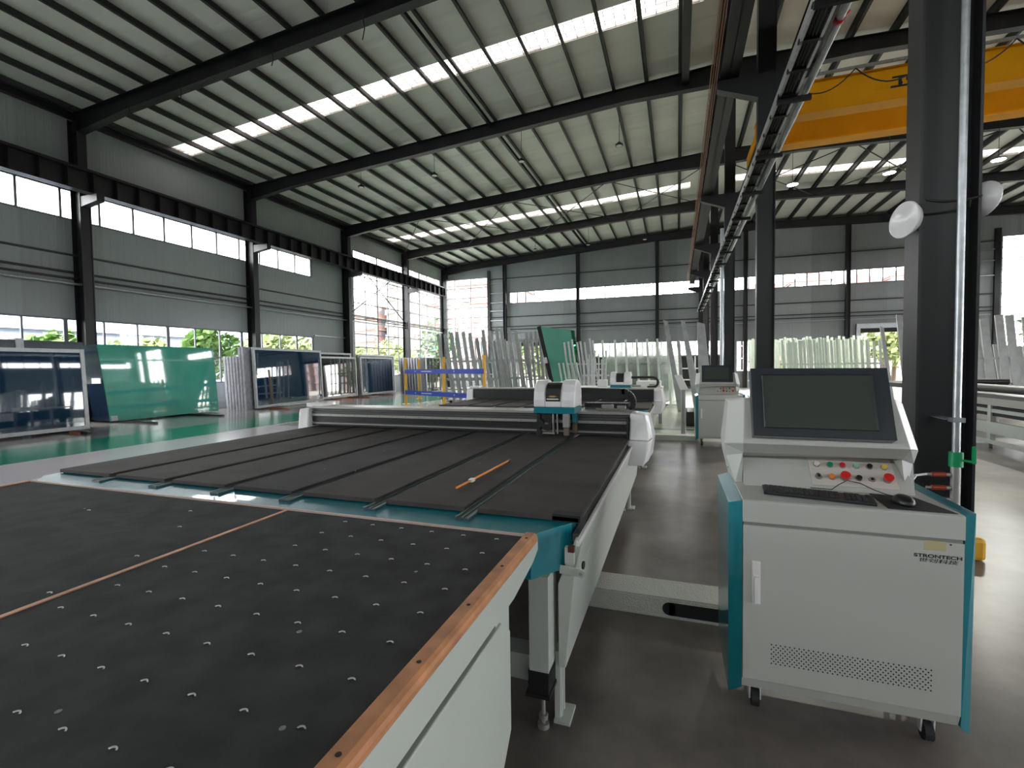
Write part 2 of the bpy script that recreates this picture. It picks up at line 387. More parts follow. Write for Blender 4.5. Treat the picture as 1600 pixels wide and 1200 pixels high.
NH = [(-15, 18, 6.08, 6.95)]
struct(wall_with_holes('x', YN-.14, YN-.04, XL-.1, XR+.1, 0, lambda a: rb(a)+.8, NH), 'wall_near', wall_x)
wn = [0]
def window(axis, p, a0, a1, z0, z1, vs, hs, heavy=()):
    wn[0] += 1; mb = MB(); t = .06 if z1-z0 < 1.2 else .045
    def bar(a, b, za, zb, d=.05):
        if axis == 'y': mb.box(p-d/2, p+d/2, a, b, za, zb)
        else: mb.box(a, b, p-d/2, p+d/2, za, zb)
    for a in vs:
        if a0 < a < a1:
            k = t*(2.2 if a in heavy else 1); bar(a-k/2, a+k/2, z0, z1, .06)
    for z in hs: bar(a0, a1, z-t/2, z+t/2)
    bar(a0, a0+t, z0, z1); bar(a1-t, a1, z0, z1); bar(a0, a1, z0, z0+t); bar(a0, a1, z1-t, z1)
    o = struct(mb, 'window_%d' % wn[0], frame_w)
    g = MB()
    if axis == 'y': g.box(p-.004, p+.004, a0, a1, z0, z1)
    else: g.box(a0, a1, p-.004, p+.004, z0, z1)
    g.build('glass_pane', wglass, o)
ys = [9.98-1.0*k for k in range(20, -1, -1)]+[10.96+k*1.01 for k in range(10)]
window('y', XL-.09, -8.4, 19.1, 6.0, 6.93, ys, [])
hv = [y for i, y in enumerate(ys) if i % 3 == 1]
window('y', XL-.09, -8.4, 19.1, 1.0, 3.09, ys, [2.0], hv)
ys2 = [23.38, 24.55, 25.63, 26.75, 28.2, 29.5, 30.6, 31.7]
window('y', XL-.09, 22.3, 32.6, 1.0, 8.12, ys2, [1.95, 2.7, 3.45, 4.4, 5.2, 5.95, 6.75], [24.55, 29.5])
window('x', YF+.09, -16.8, -13.35, 1.0, 8.15, [-16.05, -14.72], [2.2, 2.95, 3.7, 4.45, 5.2, 5.95, 6.7, 7.43])
window('x', YF+.09, -11.65, 13.2, 6.08, 6.95, [-11.65+.634*k for k in range(1, 40)], [], [])
window('x', YF+.09, -5.5, 3.3, 2.05, 3.05, [-5.5+1.1*k for k in range(1, 8)], [])
window('x', YF+.09, 3.5, 9.6, 1.0, 2.95, [3.5+1.22*k for k in range(1, 5)], [])
window('x', YF+.09, 16.5, 20.1, 2.2, 8.2, [17.7, 18.9], [5.1, 5.7, 6.4, 7.0, 7.6, 4.4, 3.6, 2.9])
window('y', XR+.09, -9, 32.5, 6.0, 6.93, [-9+1.0*k for k in range(1, 42)], [])
window('y', XR+.09, -9, 32.5, 1.0, 3.09, [-9+1.0*k for k in range(1, 42)], [2.0])

window('x', YN-.09, -15, 18, 6.08, 6.95, [-15+1.0*k for k in range(1, 33)], [])
# roof deck with translucent strips
SK = [(12.05, 12.80), (24.95, 25.75)]
def deck(x): return rb(x)+.45+.19
mb = MB()
def slab(xa, xb, ya, yb, m, mi=0):
    m.hexa([(xa,ya,deck(xa)),(xb,ya,deck(xb)),(xb,yb,deck(xb)),(xa,yb,deck(xa)),(xa,ya,deck(xa)+.08),(xb,ya,deck(xb)+.08),(xb,yb,deck(xb)+.08),(xa,yb,deck(xa)+.08)], mi)
yc = [YN, SK[0][0], SK[0][1], SK[1][0], SK[1][1], YF+.1]
for i in range(5):
    for xa, xb in ((XL-.1, XRIDGE), (XRIDGE, XR+.1)):
        if i % 2 == 0: slab(xa, xb, yc[i], yc[i+1], mb)
        else:
            ends = ((xa, -16.7), (.6, xb)) if xa < 0 else ((xa, 2.6), (19.9, xb))
            for e in ends: slab(e[0], e[1], yc[i], yc[i+1], mb)
struct(mb, 'ceiling', roofm)
for k, (a, b) in enumerate(SK):
    for xa, xb in ((-16.7, .6), (2.6, 19.9)):
        m = MB(); m.hexa([(xa,a,deck(xa)+.02),(xb,a,deck(xb)+.02),(xb,b,deck(xb)+.02),(xa,b,deck(xa)+.02),(xa,a,deck(xa)+.03),(xb,a,deck(xb)+.03),(xb,b,deck(xb)+.03),(xa,b,deck(xa)+.03)])
        struct(m, 'skylight', skym)

# H columns
def hcol(x0, x1, y0, y1, z1, web='x', t=.014):
    m = MB()
    if web == 'x':      # web parallel to x, flanges facing +-x
        ym = (y0+y1)/2; m.box(x0, x0+t, y0, y1, 0, z1); m.box(x1-t, x1, y0, y1, 0, z1); m.box(x0+t, x1-t, ym-t/2, ym+t/2, 0, z1)
    else:
        xm = (x0+x1)/2; m.box(x0, x1, y0, y0+t, 0, z1); m.box(x0, x1, y1-t, y1, 0, z1); m.box(xm-t/2, xm+t/2, y0+t, y1-t, 0, z1)
    return m
for y in COLY:
    m = hcol(XL, XL+.42, y-.12, y+.12, rb(XL)+.3)
    if y < 32: m.hexa([(-16.6,y-.1,6.35),(-15.85,y-.1,6.45),(-15.85,y+.1,6.45),(-16.6,y+.1,6.35),(-16.6,y-.1,6.65),(-15.85,y-.1,6.65),(-15.85,y+.1,6.65),(-16.6,y+.1,6.65)])
    m.box(XL+.1, XL+.16, y-.3, y-.24, 0, 8.6) if False else None
    struct(m, 'steel_column', steel)
    m = hcol(XR-.42, XR, y-.12, y+.12, rb(XR)+.3); struct(m, 'steel_column', steel)
for i, y in enumerate(COLY):
    ya, yb = (3.35, 3.53) if i == 2 else (y-.09, y+.09)
    m = hcol(1.30, 1.58, ya, yb, rb(1.4)+.1)
    m.box(1.31, 1.57, ya+.006, ya+.012, 5.2, rb(1.4)) if i != 2 else None
    # corbels carrying the two runway beams, with sloped gussets
    ym = (ya+yb)/2
    for sx, xe in ((1.30, .66), (1.58, 2.22)):
        m.hexa([(min(sx,xe),ym-.09,6.30 if xe < sx else 6.05),(max(sx,xe),ym-.09,6.05 if xe < sx else 6.30),(max(sx,xe),ym+.09,6.05 if xe < sx else 6.30),(min(sx,xe),ym+.09,6.30 if xe < sx else 6.05),
                (min(sx,xe),ym-.09,6.44),(max(sx,xe),ym-.09,6.44),(max(sx,xe),ym+.09,6.44),(min(sx,xe),ym+.09,6.44)])
    m.box(1.1, 1.78, ym-.09, ym+.09, rb(1.4)-.12, rb(1.4)+.1)
    o = struct(m, 'steel_column', steel)
for x in (-11.9, -6.5, -1.25, 4.0, 9.4, 14.9):
    struct(hcol(x-.11, x+.11, YF-.3, YF-.05, rb(x)), 'steel_column', steel)
# door posts at the far wall
struct(MB().box(-13.3, -13.1, YF-.1, YF+.03, 0, 8.6).box(16.15, 16.4, YF-.1, YF+.03, 0, 8.6), 'trim_1', steel)
# rafters: tapered I beams
def ibeam_pts(p, q, wd, t, drop0, drop1, m):
    """web + flanges between top line p..q ; drop = depth"""
    (x0,y0,z0), (x1,y1,z1) = p, q
    m.hexa([(x0,y0-t,z0-drop0),(x1,y0-t,z1-drop1),(x1,y0+t,z1-drop1),(x0,y0+t,z0-drop0),(x0,y0-t,z0),(x1,y0-t,z1),(x1,y0+t,z1),(x0,y0+t,z0)])
    for k0, k1 in ((0, .016), (drop0-.016, drop0)):
        d1 = 0 if k0 == 0 else drop1-drop0
        m.hexa([(x0,y0-wd,z0-k1),(x1,y0-wd,z1-k1-d1),(x1,y0+wd,z1-k1-d1),(x0,y0+wd,z0-k1),(x0,y0-wd,z0-k0),(x1,y0-wd,z1-k0-d1),(x1,y0+wd,z1-k0-d1),(x0,y0+wd,z0-k0)])
for i, y in enumerate(COLY):
    for xs in ((XL+.05, -15.5, .62, .44), (-15.5, -1.2, .44, .40), (-1.2, 1.42, .40, .58)):
        pass
    m = MB()
    for (xa, xb, da, db) in ((XL+.05, -14.5, .60, .45), (-14.5, -1.5, .45, .42), (-1.5, 1.5, .42, .60)):
        ibeam_pts((xa, y, rb(xa)+.45), (xb, y, rb(xb)+.45), .11, .008, da, db, m)
    struct(m, 'roof_rafter', steel)
    m = MB()
    for (xa, xb, da, db) in ((1.5, 4.5, .60, .42), (4.5, 17.5, .42, .45), (17.5, XR-.05, .45, .60)):
        ibeam_pts((xa, y, rb(xa)+.45), (xb, y, rb(xb)+.45), .11, .008, da, db, m)
    struct(m, 'roof_rafter', steel)
# purlins (Z sections)
def purlin(x):
    z0 = rb(x)+.45; z1 = z0+.18; m = MB()
    m.box(x-.006, x+.006, YN, YF, z0, z1); m.box(x-.006, x+.075, YN, YF, z0, z0+.008); m.box(x-.06, x+.006, YN, YF, z1-.008, z1)
    m.box(x+.067, x+.075, YN, YF, z0, z0+.024)
    return m
px = [-16.66+.985*k for k in range(19)]+[2.35+1.0*k for k in range(18)]
for x in px: struct(purlin(x), 'roof_purlin', steel2)
# twin purlin / tie lines under the deck
for x in (-6.02,):
    struct(MB().box(x, x+.09, YN, YF, rb(x)+.33, rb(x)+.45), 'roof_tie', steel)
struct(MB().box(.12, .32, YN, 15.3, rb(.2)+.1, rb(.2)+.45), 'roof_tie', steel)
# eave struts
struct(MB().box(XL+.02, XL+.2, YN, YF, 8.95, 9.12), 'eave_beam', steel)
struct(MB().box(XL-.03, XL+.08, YN, YF, 6.98, 7.12), 'wall_girt', steel)
def girt(x0, x1, y0, y1, z, h=.09, m=steel2, name='wall_girt'):
    return struct(MB().box(x0, x1, y0, y1, z-h/2, z+h/2), name, m)
for z in (7.62, 4.97): girt(XL-.03, XL+.04, YN, 22.2, z, .05)
for z in (4.45, 4.27): girt(XL+.0, XL+.10, YN, YF-.1, z, .05, steel)
girt(XL-.03, XL+.05, 19.1, 22.2, 3.15, .06, galv)
for z in (5.13, 4.42, 4.21): girt(-13.2, 16.2, YF-.06, YF+.03, z, .05, steel)
girt(-13.2, 16.2, YF-.05, YF+.03, 7.95, .05)
for z in (7.6, 6.9, 6.2, 5.6, 4.9): girt(-13.2, -11.95, YF-.08, YF+.03, z, .05, galv)
for z in (7.5, 6.9, 6.1): girt(15.0, 16.2, YF-.08, YF+.03, z, .05, galv)
# far doorways: frames and roller box
def doorway(n, x0, x1, z1, m):
    mb = MB().box(x0-.22, x0, YF-.12, YF+.1, 0, z1+.2).box(x1, x1+.22, YF-.12, YF+.1, 0, z1+.2).box(x0-.22, x1+.22, YF-.14, YF+.1, z1, z1+.28)
    o = struct(mb, 'door_%d' % n, m)
    MB().box(x0, x1, YF-.2, YF-.02, z1-.24, z1).build('roller_box', black_m, o)
doorway(1, -11.1, -6.7, 3.2, frame_w); doorway(2, 10.1, 12.9, 3.45, galv)
# conduits
def conduit(label, pts, r, m=galv, n=10):
    o = MB().tube(pts, r, n).build('conduit_pipe', m, label=label, cat='pipe'); return o
conduit('long pale conduit running along the left wall at mid height', [(XL+.14, -9, 4.10), (XL+.14, 32.5, 4.10)], .035)
conduit('pale conduit running across the far wall above the doorways', [(-13, YF-.12, 4.0), (16, YF-.12, 4.0)], .03)
conduit('thin upright conduit dropping behind the far control console', [(1.22, 15.1, 5.4), (1.22, 15.1, 1.2)], .05)
# runway beams
def runway(x0, x1, z0, z1, ya, yb, stiff=0.0):
    xm = (x0+x1)/2; m = MB().box(x0, x1, ya, yb, z0, z0+.016).box(x0, x1, ya, yb, z1-.016, z1).box(xm-.006, xm+.006, ya, yb, z0, z1)
    m.box(xm-.03, xm+.03, ya, yb, z1, z1+.1)
    y = ya
    while stiff and y < yb:
        m.box(x0, x1, y, y+.012, z0, z1); y += stiff
    return m
struct(runway(-16.25, -15.95, 6.65, 7.25, YN, 31.3, .62), 'crane_runway_beam', steel)
struct(runway(.70, 1.0, 6.45, 7.05, YN, 31.5, 1.2), 'crane_runway_beam', steel)
struct(runway(1.9, 2.2, 6.45, 7.05, YN, 31.5, 1.2), 'crane_runway_beam', steel)
struct(runway(19.2, 19.5, 6.45, 7.05, YN, 31.5, 1.2), 'crane_runway_beam', steel)
m = MB().box(-16.25, -15.95, 31.3, 31.32, 6.65, 7.25); struct(m, 'runway_end_stop', steel)
for k in range(4):
    m = MB(); x = .54+.035*k
    m.tube([(x, -9, 6.42+.0*k), (x, 31.2, 6.42)], .008, 6)
    m.build('conductor_rail', copper, label='orange brown conductor bar %s along the crane runway' % ('nearest the hall', 'second from the hall side', 'third from the hall side', 'closest to the runway beam')[k], cat='rail', group='crane conductor bars')
# bracing
def brace(a, b, r=.03, name='steel_brace'): struct(MB().tube([a, b], r, 8), name, steel)
brace((XL+.2, 21.5, 4.4), (XL+.2, 27.2, 7.9)); brace((XL+.2, 21.5, 7.9), (XL+.2, 27.2, 4.4))
for k, (x, y0_, l) in enumerate(((-12.3, 9.3, .35), (-9.2, 9.3, .3), (-6.6, 9.3, .45), (-14.3, 9.3, .25), (-3.3, 9.3, .5))):
    MB().tube([(x, y0_-.12, rb(x)+.1), (x+.04, y0_-.12, rb(x)-l*.5), (x-.02, y0_-.12, rb(x)-l)], .012, 6).build('hanging_wire', black, label='short dark wire end hanging from the nearest roof rafter, %s from the left wall' % ('second', 'third', 'fourth', 'first', 'fifth')[k], cat='wire', group='wire ends on the nearest rafter')
segs = [-16.9, -12.3, -7.6, -2.9, 1.4]
for a, b in zip(segs[:-1], segs[1:]):
    brace((a, 21.45, rb(a)+.12), (b, 27.25, rb(b)+.12), .018); brace((b, 21.45, rb(b)+.12), (a, 27.25, rb(a)+.12), .018)
segs = [1.6, 6.3, 11.0, 15.6, 20.0]
for a, b in zip(segs[:-1], segs[1:]):
    brace((a, 21.45, rb(a)+.12), (b, 27.25, rb(b)+.12), .022); brace((b, 21.45, rb(b)+.12), (a, 27.25, rb(a)+.12), .022)
# downpipes and small elbows beside the left columns
for i, y in enumerate((9.32, 15.35)):
    m = MB().tube([(XL+.3, y+.5, 6.75), (XL+.3, y+.2, 6.45), (XL+.3, y+.2, 0)], .035, 8)
    m.build('downpipe', steel, label='dark downpipe with an elbow beside the %s left wall column' % ('nearer', 'farther')[i], cat='pipe', group='downpipes on the left columns')

# ================================================================== CRANE (bay 2)
cr = thing('bridge_crane', 'yellow double girder bridge crane spanning the right bay', 'crane', (10.5, 13.4, 7.15))
ZB, ZT = 7.22, 7.92
for k, y in enumerate((12.75, 14.35)):
    m = MB().box(2.0, 19.3, y+.03, y+.37, ZB+.02, ZT).box(1.98, 19.3, y, y+.40, ZB, ZB+.025).box(1.98, 19.3, y, y+.40, ZT, ZT+.025)
    m.build('girder', craney, cr)
for x in (2.05, 19.35):
    m = MB().box(x-.14, x+.14, 11.9, 15.6, 7.17, 7.5)
    t_ = m.build('end_carriage', craney, cr, bevel=.02)
    for y in (12.2, 15.3): MB().disc((x-.03, y, 7.28), (1, 0, 0), .13, .06, 16).build('wheel', steel, t_)
m = MB().beam((2.1, 12.45, ZT-.02), (19.2, 12.45, ZT-.02), .04, .06); m.build('festoon_track', galv, cr)
pts = []
m = MB()
for k in range(12):
    xa = 2.3+1.35*k
    m.tube([(xa+1.35*t, 12.43, ZT-.05-.40*(1-(2*t-1)**2)) for t in [j/12 for j in range(13)]], .014, 6)
m.build('festoon_cable', black, cr)
text('卫华', .27, (4.40, 12.77, 7.50), (H, 0, 0), textb, cr, width=.75, bold=.012)

# ================================================================== CABLE TRAY
ct = thing('cable_tray', 'galvanised ladder cable tray hung along the middle columns', 'tray', (1.12, 9.0, 4.35))
m = MB()
for x in (1.02, 1.17): m.box(x-.012, x+.012, -6, 27.5, 4.30, 4.40)
m.box(1.10, 1.115, -6, 27.5, 4.31, 4.33) if False else None
m.build('side_rail', galv, ct)
def repeat(ob, offs):
    for d in offs:
        c = ob.copy(); COL.objects.link(c); c.parent = ob.parent; c.location = Vector(ob.location)+Vector(d)
repeat(MB().box(1.0, 1.19, -5.5, -5.45, 4.30, 4.325).build('rung', black_m, ct), [(0, .45*k, 0) for k in range(1, 73)])
m = MB()
for k in range(5): m.tube([(1.045+.026*k, -6, 4.345), (1.045+.026*k, 27.4, 4.345)], .012, 6)
m.build('cable_bundle', mat('cable_dark_green', (.03, .04, .035), .6), ct)
repeat(MB().box(1.0, 1.32, -5.8, -5.76, 4.25, 4.30).build('support_arm', black_m, ct), [(0, 1.45*k, 0) for k in range(1, 23)])
conduit('thick grey pipe clamped beside the cable tray', [(1.275, -6, 4.36), (1.275, 27.5, 4.36)], .034)
m = MB().tube([(1.205, -6, 4.375), (1.205, 26.5, 4.375)], .009, 6); m.build('conduit_pipe', galv, label='thin bright conduit between cable tray and thick pipe', cat='pipe')
m = MB(); m.lathe((1.275, 4.75, 4.36), (0,1,0), [(-.03,.036),(-.03,.042),(.03,.042),(.03,.036)], 14).tube([(1.31,4.75,4.37),(1.35,4.75,4.41)], .008, 6)
m.build('red_tape', red, label='red tie wrapped around the thick pipe near the top edge', cat='tie')
# fixing arms from tray to columns
# ================================================================== NEAR COLUMN ITEMS
ap = thing('air_pipe', 'galvanised compressed air pipe standing against the near column', 'pipe', (1.447, 3.25, 0))
MB().tube([(1.447, 3.25, .99), (1.447, 3.25, 9.0)], .0185, 14).build('riser', galv, ap)
MB().tube([(1.447, 3.25, .25), (1.447, 3.25, .93)], .0225, 14).build('manifold', silver, ap)
vb = MB().tube([(1.447, 3.25, .92), (1.447, 3.25, 1.0)], .032, 14).build('valve', green, ap)
MB().tube([(1.447, 3.25, .96), (1.50, 3.21, .955)], .008, 8).beam((1.505, 3.205, .945), (1.505, 3.205, 1.04), .018, .012, (0,1,0)).build('valve_handle', green, vb, bevel=.003)
for k, z in enumerate((.873, .80, .735)):
    f = MB().tube([(1.43, 3.25, z), (1.40, 3.245, z)], .011, 10).build('fitting', silver, ap)
    MB().tube([(1.335, 3.235, z), (1.31, 3.235, z)], .008, 8).build('hose_nipple', silver, f)
    MB().tube([(1.40, 3.245, z), (1.335, 3.235, z)], .014, 10).build('coupler', mat('coupler_red_%d' % k, (.30, .04, .02), .35) if k == 0 else MATS['coupler_red_0'], f)
MB().box(1.40, 1.465, 3.27, 3.43, 1.175, 1.18).box(1.42, 1.475, 3.225, 3.28, 1.165, 1.19).build('clamp', galv, ap)
m = MB().tube([(1.312, 3.235, .873), (1.25, 3.2, .87), (1.17, 3.1, .82), (1.10, 2.9, .74), (1.06, 2.75, .66)], .007, 8)
m.build('air_hose', clearc, label='translucent air hose looping from the red coupler to the console', cat='hose')
for k, (sx, lab) in enumerate(((-1, 'white round dome lamp on the left flange of the near column'), (1, 'white round dome lamp on the right flange of the near column'))):
    c = (1.30-.05, 3.40, 2.325) if sx < 0 else (1.58+.05, 3.46, 2.41)
    t = thing('dome_lamp', lab, 'lamp', c, 'dome lamps on the near column')
    ax = Vector((-.93, -.36, .06)) if sx < 0 else Vector((.86, .42, -.16))
    ax.normalize()
    m = MB().lathe(Vector(c)-ax*.02, ax, [(-.045,.03),(-.04,.055),(-.015,.085),(.018,.104),(.025,.104),(.026,.095),(.008,.07),(.004,0.0)], 32)
    m.build('shade', white_p, t)
    m = MB().tube([Vector(c)-ax*.06, Vector((1.30 if sx < 0 else 1.58, 3.44, 2.37))], .02, 10); m.build('bracket', steel, t)
m = MB().tube([(1.31, 3.30, 2.40), (1.40, 3.32, 2.385), (1.50, 3.32, 2.385), (1.57, 3.33, 2.40)], .007, 6)
m.build('lamp_cable', black, label='black cable strung across the near column between the dome lamps', cat='cable')
m = MB().box(1.93, 2.18, 4.44, 4.62, 0, .17); m.build('guard_block', yellow, label='yellow guard block on the floor behind the near column', cat='block', bevel=.03)

# ================================================================== HIGH BAY LAMPS
def highbay(x, y, z, ztop, lit, lab):
    t = thing('high_bay_lamp', lab, 'lamp', (x, y, z), 'high bay lamps under the roof')
    MB().lathe((x, y, z), (0,0,1), [(0,.09),(.0,.12 if not lit else .19),(.05,.12 if not lit else .19),(.07,.07),(.11,.05),(.11,0.0)], 20).build('housing', steel if not lit else galv, t)
    MB().lathe((x, y, z-.003), (0,0,1), [(0,0.0),(0,.095 if not lit else .175)], 20).build('lens', lamp_on if lit else lamp_off, t)  # lit lenses drawn wider, their glow put into the size
    MB().tube([(x, y, z+.1), (x, y, ztop)], .008, 6).build('hanger', black, t)
LX = (-1.77, -5.07, -8.44, -11.65)
for k, x in enumerate(LX): highbay(x, 15.85, 8.55, deck(x)+.02, False, 'unlit high bay lamp, %s from the middle columns in the near row' % ('first', 'second', 'third', 'fourth')[k])
for k, x in enumerate((-1.75, -4.95, -8.2)): highbay(x, 28.2, 8.6, deck(x)+.02, False, 'small unlit high bay lamp, %s from the middle columns in the far row' % ('first', 'second', 'third')[k])
for k, x in enumerate((3.97, 6.9, 9.84)): highbay(x, 20.0, 8.0, deck(x)+.02, True, 'lit high bay lamp in the right bay, %s from the middle columns' % ('first', 'second', 'third')[k])
for x, y in ((3.97, 20.0), (6.9, 20.0), (9.84, 20.0)):
    l = bpy.data.lights.new('high_bay_light', 'SPOT'); l.energy = 500; l.spot_size = 2.4; l.shadow_soft_size = .1; l.color = (1, .97, .85)
    o = bpy.data.objects.new('high_bay_light', l); COL.objects.link(o); o.location = (x, y, 7.97)

# ================================================================== FRONT TABLE (breaking table)
t1 = thing('breaking_table', 'near glass breaking table with black felt top and wooden edge rails', 'table', (-2.1, .4, 0))
X0, X1, Y0, Y1 = -3.655, -.505, -1.3, 1.722
MB().box(X0, X1-.03, Y0, Y1-.012, .74, .832).build('top_frame', paint, t1)
MB().box(X0+.02, -1.712, Y0, Y1-.02, .833, .851).build('felt_panel', felt, t1, bevel=.002)
MB().box(-1.690, -.552, Y0, Y1-.02, .833, .851).build('felt_panel', felt, t1, bevel=.002)
MB().box(-1.711, -1.7045, Y0, Y1-.02, .833, .852).box(-1.7005, -1.6915, Y0, Y1-.02, .833, .8535).build('wood_strip', wood, t1)
r_ = MB().prism([(-.549,.833),(-.549,.862),(-.515,.862),(-.506,.855),(-.503,.845),(-.503,.833)], 'y', Y0, Y1).build('edge_rail', wood, t1)
m = MB()
for k in range(8):
    m.disc((-.529, 1.661-.2595*k, .8612), (0,0,1), .0055, .0016, 12)
m.build('screw_holes', black_m, r_)
MB().box(X0, -.549, Y1-.010, Y1, .80, .855).build('edge_rail', mat('pale_edge', (.55, .42, .38), .5), t1)
MB().box(X0, X0+.02, Y0, Y1-.018, .80, .858).build('edge_rail', wood, t1)
MB().prism([(Y0,.8325),(1.722,.8325),(1.722,.800),(1.655,.775),(1.44,.742),(Y0,.742)], 'x', -.535, -.503).build('side_band', paint, t1)
MB().box(X0+.1, -.58, Y0, 1.36, .15, .73).build('inner_frame', paint, t1)
MB().box(-.60, -.515, 1.30, 1.42, .62, .742).build('bracket', paint, t1)
MB().prism([(Y0,.716),(1.33,.716),(1.405,.655),(1.405,.33),(1.27,.19),(Y0,.19)], 'x', -.535, -.505).build('side_panel', paint, t1, bevel=.004)
for (x, y) in ((-.75, 1.1), (-3.4, 1.1), (-.75, -1.1), (-3.4, -1.1)):
    MB().tube([(x, y, 0), (x, y, .02)], .05, 14).tube([(x, y, .02), (x, y, .15)], .015, 8).build('foot', dgrey, t1)
# air nozzles in the felt
nozm = MB().lathe((0,0,0), (0,0,1), [(0,.0078),(.0012,.0078),(.0014,.0062),(.0006,.0048),(.0004,.0)], 12)
def nozzle(x, y, proto=[None]):
    if proto[0] is None:
        o = MB().disc((x,y,.8505), (0,0,1), .0066, .0007, 16, 1); a0 = math.radians(20); n = 12
        vs = []
        for k in range(n+1):
            a = a0+math.radians(150)*k/n  # metal lip shaped only as the crescent where it catches the light
            for r, z in ((.0100, .8512), (.0094, .8535), (.0076, .8530), (.0070, .8512)): vs.append((x+r*math.cos(a), y+r*math.sin(a), z))
        o.add(vs, [(4*k+j, 4*k+j+1, 4*k+j+5, 4*k+j+4) for k in range(n) for j in range(3)], 0)
        ob = o.build('air_nozzle', [nozz_m, black_m], t1); proto[0] = (ob, x, y); return ob
    p, x0, y0 = proto[0]; c = p.copy(); COL.objects.link(c); c.parent = t1; c.location = (x-x0, y-y0, 0); return c
nz = []
for i in range(6):
    for j in range(11): nz.append((-.640-.1372*i, 1.638-.1402*j))
for i in range(6, 8):
    for j in range(3, 9): nz.append((-.640-.1372*i, 1.638-.1402*j))
nz += [(-2.12, 1.553), (-1.789, 1.112), (-1.742, .843), (-2.6, 1.42), (-2.35, .9), (-1.95, 1.38)]
for (x, y) in nz[:98]: nozzle(x, y)

# ================================================================== CUTTING MACHINE
SLOTS = [-3.285, -2.80, -2.325, -1.855, -1.352, -.878]
MX0, MX1 = -3.80, -.385
def machine(y0, pads_end, gy, head_x, detail, lab, back_side=False):
    """y0 = front of the apron; gy = front of the gantry; built in world coordinates"""
    t = thing('cutting_table', lab, 'machine', (-2.1, y0+2, 0))
    ya = y0+.02; yp = y0+.185           # pads begin
    # teal apron with chamfered corners
    MB().loft([(-3.72,ya,.655),(-.545,ya,.655),(-.465,ya+.11,.655),(-.415,yp+.0,.655),(-.415,yp+.1,.655),(-3.82,yp+.1,.655),(-3.82,ya+.09,.655)],
              [(-3.72,ya,.835),(-.545,ya,.835),(-.465,ya+.11,.84),(-.415,yp+.0,.845),(-.415,yp+.1,.845),(-3.82,yp+.1,.845),(-3.82,ya+.09,.84)]).build('front_apron', teal, t, bevel=.003)
    MB().box(MX0, MX1-.02, yp+.1, pads_end, .70, .845).build('bed', paint, t)
    edges = [MX0]+[v for s in SLOTS for v in (s-.033, s+.033)]+[MX1]
    for k in range(7):
        a, b = edges[2*k], edges[2*k+1]
        MB().box(a, b, yp, pads_end, .846, .868).build('felt_pad', (felt2, felt2, felt2, felt3, felt2, felt2, felt2)[k], t, bevel=.003)
    for s in SLOTS:
        o = MB().box(s-.032, s+.032, ya+.075, pads_end, .838, .848).build('belt_slot', belt, t)
        MB().box(s-.032, s-.026, ya+.075, pads_end, .848, .853).box(s+.026, s+.032, ya+.075, pads_end, .848, .853).box(s-.004, s+.004, ya+.08, pads_end, .848, .851).build('slot_trim', mat('slot_trim', (.14, .19, .19), .45) if 'slot_trim' not in MATS else MATS['slot_trim'], o)
    # side rails and panels
    for sgn, xo in ((1, -.36), (-1, -3.84)):
        def X(d): return xo-sgn*d
        poly = [(X(0),.80),(X(.035),.64),(X(.075),.25),(X(.105),.25),(X(.105),.60),(X(.03),.80)]
        MB().prism(poly, 'y', ya+.115, pads_end+.1).build('side_panel', paint, t, bevel=.004)
        MB().prism([(X(.01),.80),(X(-.002),.80),(X(-.002),.822),(X(.01),.822)], 'y', ya+.03, pads_end+.1).build('guide_rail', white_p, t)
        MB().box(min(X(.012),X(.045)), max(X(.012),X(.045)), ya+.13, pads_end, .78, .812).build('rack_rail', dgrey, t)
        MB().box(min(X(.015),X(.05)), max(X(.015),X(.05)), ya+.005, ya+.03, .735, .80).build('rail_end_plate', paint, t)
        if detail:
            MB().box(min(X(.012),X(.036)), max(X(.012),X(.036)), ya-.002, ya+.02, .785, .807).build('rail_buffer', mat('brown_buffer_%d' % (sgn+1), (.08, .012, .01), .5), t)
        # legs, with bolt feet
        for k, yy in enumerate((y0+.05, pads_end-.5)):
            MB().box(min(X(.125),X(.205)), max(X(.125),X(.205)), yy, yy+.14, .26, .66).build('leg', paint, t)
            MB().box(min(X(.125),X(.21)), max(X(.125),X(.21)), yy-.004, yy+.15, .18, .27).box(min(X(.12),X(.22)), max(X(.12),X(.22)), yy-.01, yy+.15, .165, .18).build('foot_block', black_m, t)
            lf = MB().box(min(X(.105),X(.13)), max(X(.105),X(.13)), yy+.11, yy+.19, .012, .30).box(min(X(.06),X(.13)), max(X(.06),X(.13)), yy+.09, yy+.21, 0, .014)
            lf.box(min(X(.10),X(.108)), max(X(.10),X(.108)), yy+.12, yy+.135, .012, .28).box(min(X(.10),X(.108)), max(X(.10),X(.108)), yy+.165, yy+.18, .012, .28)
            lf.build('anchor_foot', paint, t, bevel=.002)
            MB().tube([(X(.165), yy+.06, 0), (X(.165), yy+.06, .02)], .025, 12).tube([(X(.165), yy+.06, .02), (X(.165), yy+.06, .17)], .009, 8).tube([(X(.165), yy+.06, .035), (X(.165), yy+.06, .055)], .02, 6).build('levelling_bolt', silver, t)
    if detail:
        a = MB().beam((-.437, 1.80, .70), (-.355, 1.80, .694), .006, .034).disc((-.352, 1.797, .694), (0,-1,0), .016, .006, 16)
        o = a.build('stop_arm', paint, t, bevel=.002)
        MB().disc((-.352, 1.792, .694), (0,-1,0), .007, .004, 12).build('bolt', silver, o)
        MB().disc((-.366+.012, 1.84, .71), (1,-.1,0), .016, .006, 16).build('roller', rubber, o)
        MB().box(-.50, -.38, 1.93, 1.99, .845, .875).build('pad_clip', black_m, t)
    # cross frame underneath
    MB().box(-3.7, -.55, y0+.10, y0+.2, .19, .30).build('cross_beam', paint, t)
